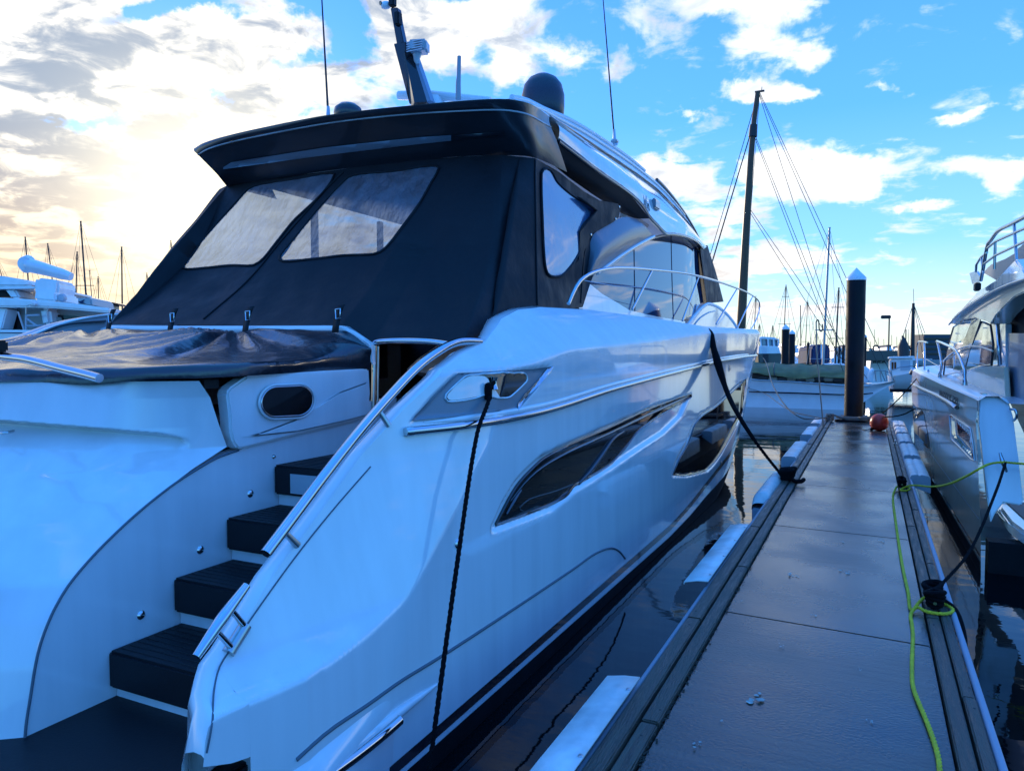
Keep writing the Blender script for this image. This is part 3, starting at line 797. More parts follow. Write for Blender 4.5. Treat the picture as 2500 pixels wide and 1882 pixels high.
fas = loft('fascia', [A2, Bm, Bb], 60, 16, FASC, hard, lin=False)
rows = [cr(A, 60), cr([a.lerp(b, .5) + Vector((0, -.02, .0)) for a, b in zip(A, A2)], 60), cr(A2, 60)]
gridmesh('roof_edge', rows, NAVY, hard)
lip = tube('edge_bead', [a for a in A2], .008, GELG, hard, curve=60, seg=6)
T = [bvh_of(fas)]
SLAT = mat('pale_blue_panel', (.20, .27, .36), .4, coat=.2)
o, e = patch('light_strip', [(483, 361), (500, 350), (700, 318), (900, 296), (975, 291), (975, 303), (900, 311), (700, 335), (483, 365)], T, .008, SLAT, hard, step=8)
patch('light_strip', [(979, 291), (1090, 283), (1091, 293), (979, 303)], T, .008, NAVY, hard, step=8)
# port end of the hardtop
prism('port_cheek', [A[0], A[1], Bb[0], Bm[0]], (.0, .7, .0), GELG, hard, bevel=.0)
# starboard side panel
Lp = [(1206, 306), (1284, 365), (1361, 420), (1385, 443), (1403, 470), (1420, 488), (1437, 505)]
Up = [(1187, 254), (1255, 297), (1344, 356), (1385, 384), (1425, 416), (1480, 475), (1522, 535)]
Lx = [-2.60, -2.60, -2.62, -2.63, -2.64, -2.65, -2.66]
Ux = [-2.66, -2.74, -2.84, -2.88, -2.92, -2.98, -3.02]
L3 = [X(a, b, x) for (a, b), x in zip(Lp, Lx)]
U3 = [X(a, b, x) for (a, b), x in zip(Up, Ux)]
L3f = L3 + [X(1452, 506, -2.67), X(1480, 511, -2.70), X(1505, 523, -2.78), X(1519, 538, -2.86)]
mid = [a.lerp(b, .5) + Vector((.05, 0, .02)) for a, b in zip(poly(L3f, 12), poly(U3, 12))]
pan = loft('side_panel', [poly(L3f, 12), mid, poly(U3, 12)], 70, 10, GEL, hard, lin=True)
tube('trim', L3f, .018, BLACKG, hard, curve=80, seg=8)
tube('trim_bead', [p + Vector((.012, 0, .022)) for p in L3f], .006, CHROME, hard, curve=80, seg=6)
PB = [bvh_of(pan)]
# crown
Cp = [(1106, 213), (1135, 219), (1170, 236), (1233, 263), (1300, 303), (1350, 337), (1385, 365), (1429, 402), (1467, 448), (1497, 494), (1516, 532)]
C3 = [X(a, b, x) for (a, b), x in zip(Cp, np.linspace(-3.2, -3.35, len(Cp)))]
c60 = cr(C3, 50); u60 = cr(U3, 50)
inner = [Vector((CXL, p.y, p.z + .07)) for p in c60]
mirr = lambda r: [Vector((-8.8 - p.x, p.y, p.z)) for p in r]
roofrows = [u60, [a.lerp(b, .5) + Vector((0, 0, .012)) for a, b in zip(u60, c60)], c60, inner, mirr(c60), mirr(u60), mirr(cr(L3f, 50))]
gridmesh('roof', roofrows, GELW, hard)
tube('roof_seam', [p + Vector((.01, 0, .004)) for p in u60], .012, NAVY, hard, seg=6)
tube('drip_rail', [a.lerp(b, .45) + Vector((0, 0, .03)) for a, b in zip(u60, c60)][:40], .018, GEL, hard, seg=8)
tube('crown_rail', [p + Vector((0, 0, .01)) for p in c60[:26]], .03, GELW, hard, seg=8)
tube('sunroof_frame', [p + Vector((.0, 0, .03)) for p in c60[29:]], .028, NAVY, hard, seg=8)
# aft part of the roof deck, joining the fascia to the crown
ar = cr(A, 50)
gridmesh('roof_aft', [ar, [Vector((p.x + (CXL - p.x) * .03, p.y + .35, p.z + .06)) for p in ar], [Vector((p.x + (CXL - p.x) * .05, p.y + 1.6, p.z + .10)) for p in ar]], GELW, hard)
# black underside between side panel and canvas
Uu = [(1150, 340), (1205, 372), (1262, 415), (1300, 437), (1338, 440)]
i1 = [Y(1085, 330, 5.6)] + [X(a, b, -2.78) for a, b in ((1175, 345), (1230, 385), (1280, 420), (1320, 446), (1345, 462))]
o1 = [Y(1150, 310, 5.8)] + [X(a, b, -2.60) for a, b in ((1208, 308), (1270, 356), (1320, 394), (1361, 422), (1403, 472))]
loft('underside', [o1, [a.lerp(b, .5) + Vector((0, 0, -.03)) for a, b in zip(o1, i1)], i1], 30, 8, BLACKP, hard)
box('headliner', (-4.4, 8.2, 3.78), (2.2, 5.0, .05), INT, hard)
# badge and lamp on the side panel
p = on_surf(1390, 438, PB, .004)
t_ = (L3[4] - L3[3]).normalized()
text('badge', 'V', .34, on_surf(1387, 448, PB, .012), (0, 1, -.1), (-.25, 0, 1), NAVY, hard, shear=.3)
text('badge', '58', .17, on_surf(1396, 447, PB, .012), (0, 1, -.3), (-.25, .2, 1), NAVY, hard)
lp = on_surf(1414, 443, PB, .02)
box('side_lamp', lp, (.06, .26, .13), GLASSB, hard, bevel=.015)

# mast on the roof
MY = 6.75
mst = tube('radar_mast', [Y(906, 228, MY), Y(880, 115, MY)], [.10, .055], BLACKG, yacht, seg=4, smooth=False)
def quadbar(name, pts, m, parent, th=.12):
    return prism(name, [Y(a, b, MY) for a, b in pts], (0, th, 0), m, parent, bevel=.006)
quadbar('mast_foot', [(884, 225), (850, 95), (876, 90), (921, 222)], BLACKG, mst)
quadbar('mast_web', [(921, 222), (876, 98), (893, 110), (930, 218)], SLAT, mst, .10)
quadbar('mast_arm', [(857, 97), (843, 18), (858, 16), (862, 44), (872, 92)], BLACKG, mst, .08)
box('junction_box', Y(860, 42, MY), (.06, .08, .14), BLACKP, mst, bevel=.01)
cm = lathe('camera_head', [(0, -.05), (.028, -.045), (.04, -.02), (.042, .02), (.032, .05), (0, .062)], Y(834, 12, MY), WHITE, yacht, 20, axis=(-.5, -.8, -.3))
lathe('lens', [(0, .0), (.022, 0), (.024, -.012)], Y(829, 10, MY) + Vector((-.01, -.055, -.01)), BLACKG, cm, 16, axis=(-.5, -.8, -.3))
box('mount', Y(848, 6, MY), (.07, .07, .09), BLACKP, cm, bevel=.01)
hn = box('horn', Y(905, 103, MY), (.20, .17, .12), GELG, yacht, bevel=.02, rot=.3)
for k in range(5): box('fin', Y(905, 96 + k * 5, MY) + Vector((0, -.09, 0)), (.19, .012, .008), STEEL, hn)
tube('neck', [Y(901, 116, MY), Y(900, 132, MY), Y(903, 140, MY)], [.05, .03, .02], GELG, hn, seg=12)
rad = thing('radar', None, None); rad.parent = yacht
tube('scanner_bar', [Y(862, 207, MY + .3), Y(930, 207, MY + .3), Y(1060, 216, MY + .3)], [.05, .055, .03], WHITE, rad, seg=14)
tube('scanner_pedestal', [Y(935, 212, MY + .3), Y(935, 232, MY + .3)], [.12, .16], WHITE, rad, seg=20)
tube('antenna', [Y(990, 215, MY), Y(990, 180, MY), Y(991, 165, MY), Y(992, 122, MY)], [.028, .026, .022, .020], ALU, yacht, seg=12)
lathe('navigation_dome', [(0, .10), (.08, .09), (.13, .05), (.14, 0), (.13, -.03)], Y(752, 246, 5.9), NAVY, yacht, 24)
r_ = .25; pd = Y(1173, 208, 8.0)
lathe('satellite_dome', [(0, r_), (r_ * .35, r_ * .95), (r_ * .65, r_ * .78), (r_ * .88, r_ * .48), (r_, .0), (r_ * 1.0, -r_ * .5), (r_ * .97, -r_ * .9), (r_ * .8, -r_ * 1.1)], pd, mat('dark_dome', (.03, .04, .06), .3, noise_amt=.2, noise_scale=60), yacht, 36)
for a, b, c, d, yy in ((692, -60, 709, 250, 6.0), (1298, -60, 1327, 300, 9.5)):
    w_ = tube('whip_antenna', [Y(a, b, yy), Y(c, d, yy)], [.006, .012], DARKM, yacht, seg=8)
    tube('base', [Y(c, d - 20, yy), Y(c, d, yy), Y(c + 3, d + 14, yy)], [.014, .022, .03], STEEL, w_, seg=10)
    box('bracket', Y(c + 1, d + 6, yy), (.09, .09, .04), STEEL, w_, bevel=.01)

# ---------------------------------------------------------------- black canvas enclosure
def wrk(P, n, amp, sc, seed=0., stretch=(1, 1, 1)):
    q = Vector((P.x * stretch[0], P.y * stretch[1], P.z * stretch[2])) * sc + Vector((seed, seed * 2, 0))
    return P + n * (amp * (noise.noise(q) + .5 * noise.noise(q * 2.3)))
Tc = [Vector((-6.04, 5.60, 3.77)), Vector((-6.03, 5.56, 3.775)), Y(490, 401, 5.52), Y(600, 384, 5.5), Y(700, 371, 5.48), Y(800, 357, 5.48), Y(900, 346, 5.5), Y(1000, 338, 5.55), Y(1085, 335, 5.62), X(1155, 342, -2.62), X(1205, 370, -2.64), X(1262, 414, -2.68), X(1300, 436, -2.70), X(1336, 440, -2.72)]
Bc = [Vector((-6.20, 4.55, 2.42)), Vector((-6.15, 4.45, 2.38)), Y(238, 702, 4.30), Y(370, 702, 4.25), Y(500, 703, 4.25), Y(620, 703, 4.25), Y(735, 702, 4.25), Y(808, 742, 4.32), Y(900, 742, 4.38), Y(1000, 744, 4.42), Y(1030, 736, 4.62), X(1158, 672, -2.46), X(1215, 668, -2.50), X(1258, 664, -2.60)]
Tn, Bn = [], []
# matching knots: top index -> bottom index
N_ = 300
pairs = [(0, 0), (1, 1), (2, 2), (3, 3), (4, 3.7), (5, 5), (6, 6), (7, 7.5), (8, 9.3), (9, 11), (13, 13)]
def along(C, idx):
    i = int(min(idx, len(C) - 1.0001)); f = idx - i
    return i, f
def evalc(C, idx):
    i, f = along(C, idx); P = C; k = len(P)
    p1, p2 = P[i], P[min(i + 1, k - 1)]; p0 = P[max(i - 1, 0)]; p3 = P[min(i + 2, k - 1)]
    lin = p1.lerp(p2, f)
    return lin
us = np.linspace(0, 1, N_); ks = np.linspace(0, 1, len(pairs))
ti = np.interp(us, ks, [p[0] for p in pairs]); bi = np.interp(us, ks, [p[1] for p in pairs])
VR = 170; rows = []
for v in np.linspace(0, 1, VR):
    row = []
    for u in range(N_):
        a, b = evalc(Tc, ti[u]), evalc(Bc, bi[u])
        p = a.lerp(b, v)
        # the aft panels sag: pulled forward at mid height, tight at both edges
        w_ = sin(pi * v)
        idx = ti[u]
        if idx <= 8.5 and idx >= 2: p += Vector((0, .16 * w_ * (1 - abs(v - .45)), -.10 * w_))
        if idx > 9 and idx < 13: p += Vector((-.04 * w_, 0, 0))
        if idx >= 12.2:
            # front edge of side panel: shaped flap
            pass
        row.append(p)
    rows.append(row)
def normals(rows):
    n, k = len(rows), len(rows[0]); out = []
    for i in range(n):
        r = []
        for j in range(k):
            du = rows[i][min(j + 1, k - 1)] - rows[i][max(j - 1, 0)]; dv = rows[min(i + 1, n - 1)][j] - rows[max(i - 1, 0)][j]
            q = du.cross(dv); r.append(q.normalized() if q.length > 1e-9 else Vector((0, -1, 0)))
        out.append(r)
    return out
nn = normals(rows)
for i in range(VR):
    v = i / (VR - 1)
    for j in range(N_):
        P = rows[i][j]; f = sin(pi * min(1, max(0, v))) ** .5
        # diagonal tension folds from the lower corners, vertical soft drape
        q1 = noise.noise(Vector((P.x * 3.2 + P.z * 2.2, P.y * .6, P.z * .35)))
        q2 = noise.noise(Vector((P.x * 1.1 - P.z * .7, 3.3, P.z * 1.0)))
        q3 = noise.noise(Vector((P.x * 9 + P.z * 7, 1.3, P.z * 1.2)))
        amp = .016 + .040 * sstep(.5, .95, v)
        rows[i][j] = P + nn[i][j] * f * (amp * q1 + .03 * q2 + .006 * q3 * sstep(.4, .8, v))
V1 = [(398, 579), (418, 548), (440, 518), (475, 478), (510, 440), (535, 412), (556, 402), (640, 388), (720, 376), (716, 392), (690, 425), (655, 458), (634, 478), (612, 505), (590, 533), (568, 560), (548, 573), (500, 573), (440, 579)]
V2 = [(607, 561), (640, 512), (664, 482), (700, 440), (735, 402), (760, 382), (850, 372), (945, 362), (930, 396), (905, 440), (870, 488), (838, 530), (822, 544), (808, 549), (740, 552), (680, 559)]
V3 = [(1168, 375), (1176, 364), (1188, 370), (1200, 392), (1218, 410), (1245, 430), (1290, 452), (1284, 462), (1258, 484), (1251, 500), (1250, 540), (1240, 562), (1218, 590), (1208, 597), (1188, 597), (1179, 588), (1174, 560), (1170, 480)]
can = gridmesh('cockpit_canvas', rows, CANV, yacht)
CB = [bvh_of(can)]; CB0 = CB
def shrink(Q, k):
    cx, cy = sum(q[0] for q in Q) / len(Q), sum(q[1] for q in Q) / len(Q)
    return [(cx + (x - cx) * k, cy + (y_ - cy) * k) for x, y_ in Q]
bm = bmesh.new(); bm.from_mesh(can.data); SV = [shrink(V1, .997), shrink(V2, .997)]      # the openings behind the clear windows
bmesh.ops.delete(bm, geom=[f for f in bm.faces if any(inside(pix(f.calc_center_median()), q) for q in SV)], context='FACES')
bm.to_mesh(can.data); bm.free()

for q, lb in ((V1, 'wet clear window nearest the far corner'), (V2, 'wet clear window in the middle of the aft canvas'), (V3, 'blue reflecting clear window in the side canvas')):
    sm = q is V3
    # vinyl panes puff slightly proud of the canvas
    o, e = patch('canvas_window', shrink(q, 1.0 if sm else 1.012), CB0, .010 if sm else .004, VINYL if not sm else mat('flat_clear_vinyl', (.07, .17, .33), .14, spec=.9, coat=.6, bump=.15, bump_scale=6, noise_amt=.15, noise_scale=2), can, step=6, smoothn=70 if sm else 60)
    tag(o, label=lb)
    tube('hem', e + e[:1], .012, CANV, can, seg=6)
for x_, y_ in ((-5.95, 6.9), (-5.95, 8.2)): box('port_window_post', (x_, y_, 3.1), (.05, .08, 1.5), INT, yacht)
box('helm_seat', (-5.2, 6.6, 2.35), (.5, .45, 1.5), INT, yacht, bevel=.08)
box('port_side_base', (-6.1, 6.8, 2.1), (.08, 3.4, .7), INT, yacht)
# zip seams and the fold band between the two aft windows
for ln in ([(1155, 344), (1156, 430), (1158, 560), (1160, 660)], [(1340, 441), (1342, 455), (1338, 470), (1328, 480), (1275, 506), (1262, 545), (1257, 600), (1254, 655)], [(742, 372), (700, 415), (652, 470), (600, 530), (560, 580), (520, 622), (470, 665), (440, 690)]):
    pts = [on_surf(a, b, CB, .006) for a, b in cr([(a, b, 0) for a, b in ln], 30) for a, b in [(a, b)]] if False else [on_surf(v.x, v.y, CB, .006) for v in cr([(a, b, 0) for a, b in ln], 30)]
    pts = [p for p in pts if p is not None]
    if len(pts) > 3: tube('seam', pts, .007, BLACKP, can, seg=5)
# shaped front flap of the side canvas, folded against the cabin
fl = [(1250, 425), (1336, 440), (1341, 452), (1337, 470), (1326, 480), (1277, 507), (1262, 545), (1256, 600), (1252, 662), (1215, 668), (1215, 600), (1250, 560), (1253, 500), (1290, 455)]
prism('canvas_flap', [X(a, b, -2.60) for a, b in fl], (-.03, 0, 0), CANV, can, bevel=.006)
for a, b in ((1330, 473), (1277, 507), (1338, 447)):
    lathe('snap', [(0, .008), (.012, .006), (.014, 0)], X(a, b, -2.595), CHROME, can, 10, axis=(1, 0, 0))
# base rail and straps
br = [Y(236, 711, 4.24), Y(500, 712, 4.2), Y(738, 712, 4.2), Y(765, 724, 4.24), Y(800, 748, 4.28)]
base_r = tube('canvas_base_rail', poly(br, 60), .030, WHITE, yacht, seg=8)
prism('corner_moulding', [Y(a, b, 4.24) for a, b in ((720, 706), (745, 704), (800, 742), (804, 790), (792, 770), (760, 738), (722, 721))], (0, .05, 0), GEL, yacht, bevel=.008)
lathe('snap_lock', [(0, .02), (.012, .018), (.022, .01), (.026, 0)], Y(757, 731, 4.2), CHROME, yacht, 14, axis=(0, -1, 0))
for a, b in ((236, 690), (370, 688), (533, 684), (728, 680)):
    pts = [Y(a + 10, b - 22, 4.12), Y(a + 4, b - 8, 4.13), Y(a + 1, b + 6, 4.13), Y(a - 2, b + 20, 4.12), Y(a - 4, b + 38, 4.10)]
    s_ = gridmesh('strap', [[p + Vector((-.028, 0, 0)) for p in pts], [p + Vector((.028, 0, 0)) for p in pts]], CANV, yacht, solid=.006)
    c = Y(a + 2, b - 2, 4.10)
    tube('buckle', [c + Vector((-.022, 0, .03)), c + Vector((.022, 0, .035)), c + Vector((.018, 0, -.03)), c + Vector((-.018, 0, -.035)), c + Vector((-.022, 0, .03))], .006, CHROME, s_, seg=6)

# wet cover over the stern sunpad
R1 = [Y(-160, 835, 2.25), Y(-60, 832, 2.25), Y(0, 825, 2.29), Y(100, 827, 2.38), Y(200, 830, 2.48), Y(330, 820, 2.62), Y(440, 817, 2.80), Y(540, 812, 3.05), Y(640, 805, 3.5), Y(720, 801, 3.9), Y(800, 797, 4.24)]
R2 = [Y(-160, 805, 2.25), Y(-60, 803, 2.25), Y(0, 800, 2.30), Y(100, 797, 2.38), Y(200, 800, 2.48), Y(330, 793, 2.62), Y(440, 789, 2.80), Y(540, 782, 3.05), Y(640, 777, 3.5), Y(720, 772, 3.9), Y(800, 772, 4.22)]
R3 = [Y(-160, 770, 3.0), Y(-60, 768, 3.0), Y(0, 765, 3.05), Y(100, 760, 3.1), Y(200, 757, 3.2), Y(330, 758, 3.3), Y(440, 757, 3.4), Y(540, 755, 3.6), Y(640, 752, 3.8), Y(720, 748, 4.0), Y(801, 757, 4.2)]
R4 = [Y(-160, 748, 4.0), Y(-60, 745, 4.0), Y(15, 742, 4.0), Y(70, 733, 4.05), Y(120, 727, 4.1), Y(175, 721, 4.15), Y(240, 725, 4.18), Y(320, 727, 4.18), Y(440, 723, 4.18), Y(600, 722, 4.18), Y(740, 720, 4.18)]
R5 = [p + Vector((0, .15, -.35)) for p in R4]
k_, n_ = 70, 190
rs = [cr(c, n_) for c in (R1, R2, R3, R4, R5)]
rows = [[None] * n_ for _ in range(k_)]
for j in range(n_):
    c_ = cr([r[j] for r in rs], k_)
    for i in range(k_): rows[i][j] = c_[i]
nn = normals(rows)
hub1, hub2 = Y(175, 724, 4.1), Y(500, 726, 4.1)
for i in range(k_):
    for j in range(n_):
        P = rows[i][j]; v = i / (k_ - 1); f = sstep(0, .12, v) * (1 - sstep(.78, .95, v))
        o_ = 0
        for hb, sd_ in ((hub1, 0), (hub2, 4)):
            d = P - hb; ang = atan2(d.x, -d.y + .05); rr_ = sqrt(d.x ** 2 + d.y ** 2)
            o_ += .070 * noise.noise(Vector((ang * 4.2 + sd_, rr_ * .5, sd_))) * math.exp(-rr_ * .35) * min(1, rr_ / .3)
        o_ += .006 * noise.noise(Vector((P.x * 3, P.y * 4, 2.)))
        o_ += .004 * noise.noise(Vector((P.x * 9 + P.y * 6, P.y * 1.2, 5.)))
        rows[i][j] = P + Vector((0, 0, 1)) * o_ * f + (nn[i][j] * .02 * noise.noise(Vector((P.x * 4, P.z * 3, 9.))) if i < 14 else Vector((0, 0, 0)))
gridmesh('sunpad_cover', rows, WETC, yacht)
cvn = mat('blue_black_cover', (.012, .02, .04), .5, bump=.2, bump_scale=8)
rows2 = [[Y(a, b, y_) for a in (238, 400, 560, 738)] for b, y_ in ((718, 4.26), (735, 4.22))]
gridmesh('cover_upstand', rows2, cvn, yacht)
# port handrail over the cover and its loop
ph_ = tube('port_handrail', [Y(-60, 755, 2.2), Y(0, 769, 2.2), Y(60, 777, 2.2), Y(130, 795, 2.2), Y(190, 810, 2.2), Y(215, 817, 2.2)], .021, CHROME, yacht, curve=30, seg=12)
box('rail_foot', Y(0, 748, 2.2) + Vector((-.02, 0, 0)), (.07, .07, .06), BLACKP, ph_, bevel=.01)
tube('rope_loop', [Y(20, 735, 4.0), Y(60, 731, 3.9), Y(100, 730, 3.9), Y(118, 732, 3.9)], .014, ROPEG, yacht, curve=16)
tube('cover_cord', [Y(285, 722, 4.05), Y(310, 719, 4.05), Y(340, 722, 4.05), Y(350, 725, 4.05)], .008, ROPEG, yacht, curve=16)
# port coaming seen past the cover, with its dark line
pc_t = [(255.1, 679.3), (235.5, 680.2), (204.1, 684.4), (170.1, 690.4), (136.0, 698.9), (102.0, 710.8), (68.0, 724.4), (42.5, 731.2), (20.4, 734.6)]
pc_b = [(255.1, 712.5), (227.9, 712.5), (204.1, 714.2), (170.1, 717.6), (136.0, 727.8), (102.0, 732.9), (68.0, 736.3), (42.5, 739.7), (20.4, 743.1)]
PCX = -6.45
gridmesh('port_coaming', [[X(a, b, PCX) + Vector((-.2, 0, .0)) for a, b in pc_t], [X(a, b, PCX) for a, b in pc_t], [X(a, b, PCX + .03) for a, b in pc_b], [X(a, b + 60, PCX + .03) for a, b in pc_b]], GELG, yacht)
tube('coaming_line', [X(a, b, PCX + .03) for a, b in [(59.5, 729.5), (76.5, 725.2), (119.0, 707.4), (144.5, 700.6), (170.1, 697.2), (227.9, 692.9)]], .013, NAVY, yacht, curve=20, seg=6)
tube('coaming_edge', [X(a, b, PCX) for a, b in pc_t], .014, GEL, yacht, curve=30, seg=6)

# ---------------------------------------------------------------- cabin, side glass, windscreen cover
GLo = [(1263, 604), (1290, 590), (1314, 577), (1345, 553), (1380, 530), (1412, 514), (1442, 507), (1465, 508), (1488, 517), (1505, 526), (1515, 540), (1519, 570), (1522, 610), (1526, 652), (1516, 672), (1500, 686), (1471, 692), (1420, 684), (1361, 671), (1330, 652), (1301, 635), (1275, 614)]
def gx(px): return -2.70 - .02 * max(0, (px - 1263) / 260) - .18 * max(0, (px - 1480) / 46) ** 2
def GP(px, py, off=0.):
    x = gx(px)
    for _ in range(12): x = .5 * x + .5 * (gx(px) - .13 * (X(px, py, x).z - 2.65))
    return X(px, py, x + off)
def gfall(px, py): return X(px, py, gx(px))
ys_ = None
def gpatch(name, Q, m, parent, off=0., step=8):
    n = len(Q); pts = [Vector(q) for q in Q]
    yy = min(q[1] for q in Q) + step / 2
    while yy < max(q[1] for q in Q):
        xx = min(q[0] for q in Q) + step / 2
        while xx < max(q[0] for q in Q):
            if inside((xx, yy), Q) and all((Vector((xx, yy)) - p).length > step * .4 for p in pts[:n]): pts.append(Vector((xx, yy)))
            xx += step
        yy += step
    r = delaunay_2d_cdt(pts, [(i, (i + 1) % n) for i in range(n)], [], 1, 1e-4)
    V = [GP(v.x, v.y, off) for v in r[0]]
    return mesh(name, V, [tuple(f) for f in r[2]], m, parent)
cab = thing('cabin', None, None); cab.parent = yacht
SIDEG = mat('blue_tinted_side_glass', (.015, .05, .12), .03, spec=.7, coat=.25)
gl = gpatch('side_window', GLo, SIDEG, cab)
tube('frame', [GP(a, b, .01) for a, b in GLo[:11]], .018, GELG, cab, curve=70, seg=8)
for q in ([(1370, 536), (1371, 600), (1372, 672)], [(1450, 508), (1452, 600), (1455, 690)]):
    tube('pane_joint', [GP(a, b, .004) for a, b in q], .004, BLACKG, cab, curve=10, seg=5)
WS = [(1252, 606), (1262, 603), (1275, 614), (1301, 635), (1330, 652), (1361, 671), (1420, 684), (1480, 694), (1480, 720), (1250, 700)]
gpatch('cabin_side', WS, GEL, cab, off=.012)
WG = [(1258, 598), (1264, 556), (1276, 507), (1340, 472), (1345, 466), (1372, 472), (1400, 488), (1413, 508), (1380, 526), (1345, 549), (1314, 573), (1290, 588)]
rowsW = loft('wing_fairing', [[X(1262, 600, -2.68), X(1272, 545, -2.66), X(1280, 508, -2.64), X(1345, 470, -2.64), X(1376, 474, -2.66)],
      [X(1272, 597, -2.60), X(1292, 552, -2.56), X(1330, 520, -2.56), X(1365, 498, -2.58), X(1392, 488, -2.62)],
      [X(1290, 590, -2.66), X(1312, 574, -2.66), X(1345, 550, -2.66), X(1380, 528, -2.67), X(1412, 511, -2.68)]], 24, 16, mat('dewy_grey_moulding', (.13, .16, .20), .32, coat=.2, bump=.12, bump_scale=150), cab)
tube('fairing_bead', [X(1290, 590, -2.65), X(1312, 574, -2.65), X(1345, 550, -2.65), X(1380, 528, -2.66), X(1412, 511, -2.67)], .022, GEL, cab, curve=30, seg=8)
gpatch('pillar', [(1338, 470), (1345, 440), (1352, 444), (1380, 470), (1402, 486), (1400, 492), (1370, 476)], GEL, cab, off=-.03)
# windscreen and its black cover: wraps from the side glass across to the centre line
wsx = [X(1515, 540, -2.86), X(1526, 652, -2.9)]
def wsrow(a, b, dy):
    return [a, Vector((a.x - .35, a.y + .5 + dy, a.z)), Vector((a.x - .9, a.y + .8 + dy, a.z)), Vector((CXL, a.y + 1.0 + dy, a.z + .03))]
top_ = X(1514, 536, -3.0); bot_ = X(1530, 655, -2.9)
topR = [X(1512, 532, -2.9), X(1524, 531, -3.2), Vector((-3.9, X(1524, 531, -3.2).y + .35, X(1524, 531, -3.2).z - .02)), Vector((CXL, X(1524, 531, -3.2).y + .4, X(1524, 531, -3.2).z - .02))]
midR = [X(1519, 590, -2.84), X(1543, 585, -3.2), Vector((-3.9, X(1543, 585, -3.2).y + .5, X(1543, 585, -3.2).z)), Vector((CXL, X(1543, 585, -3.2).y + .6, X(1543, 585, -3.2).z))]
botR = [X(1527, 655, -2.84), X(1562, 652, -3.2), Vector((-3.9, X(1562, 652, -3.2).y + .6, X(1562, 652, -3.2).z)), Vector((CXL, X(1562, 652, -3.2).y + .7, X(1562, 652, -3.2).z))]
loft('windscreen_cover', [topR, midR, botR], 20, 16, CANV, cab)
prism('windscreen_pillar', [X(a, b, -2.96) for a, b in ((1513, 540), (1520, 540), (1526, 600), (1532, 655), (1525, 655), (1519, 600))], (-.05, 0, 0), BLACKG, cab)
# foredeck moulding
fd = [(1480, 708), (1498, 684), (1522, 660), (1535, 657), (1558, 668), (1580, 690), (1597, 716), (1600, 725), (1480, 725)]
def dome(name, Q, x0, m, parent, depth=.9):
    top = cr([(a, b, 0) for a, b in Q], 30); r0 = [X(v.x, v.y, x0) for v in top]
    r1 = [Vector((p.x - depth * .3, p.y + .05, p.z + .10)) for p in r0]; r2 = [Vector((p.x - depth, p.y + .15, p.z + .14)) for p in r0]
    return gridmesh(name, [r0, r1, r2], m, parent)
fdm = dome('foredeck_moulding', fd[:7], -2.75, GEL, cab, 1.6)
mesh('moulding_side', [X(a, b, -2.75) for a, b in fd], [tuple(range(len(fd)))], GEL, cab, smooth=False)
tube('moulding_line', [X(1492, 715, -2.74), X(1510, 690, -2.74), X(1530, 676, -2.74), X(1545, 672, -2.74)], .01, GELG, cab, curve=16, seg=5)
tube('moulding_edge', [X(a, b, -2.75) for a, b in fd[:7]], .03, GELW, cab, curve=30, seg=8)

# ---------------------------------------------------------------- bow rail
rl = [(1228, 656), (1238, 632), (1252, 608), (1275, 591), (1305, 582), (1340, 579), (1400, 582), (1480, 591), (1540, 605), (1590, 622), (1618, 634), (1634, 645), (1641, 655)]
def railp(px, py):
    x = -2.32
    return X(px, py, x)
R3d = [X(a, b, -2.30) for a, b in rl[:-3]]
last = R3d[-1]
R3d += [X(1618, 634, -2.31), X(1632, 643, -2.33), X(1640, 653, -2.36), X(1641, 664, -2.38)]
brail = tube('bow_rail', R3d, .017, CHROME, yacht, curve=110, seg=10)
for a, b, c, d in ((1409, 583, 1366, 668), (1509, 598, 1474, 693), (1592, 624, 1547, 700), (1626, 640, 1590, 714)):
    tube('stanchion', [X(a, b, -2.30), X(c, d, -2.28)], .014, CHROME, brail, seg=8)
tube('stanchion_return', [X(1641, 662, -2.38), X(1639, 676, -2.37), X(1628, 702, -2.35), X(1614, 720, -2.33)], .014, CHROME, brail, curve=10, seg=8)
tube('guard_wire', [X(1262, 606, -2.5), X(1330, 618, -2.45), X(1400, 622, -2.4), X(1480, 640, -2.35)], .004, STEEL, brail, curve=14, seg=5)
# bow cleat with its rope tail on the deck edge
bcl = box('bow_cleat', X(1524, 708, -2.14), (.06, .22, .04), STEEL, yacht, bevel=.012)

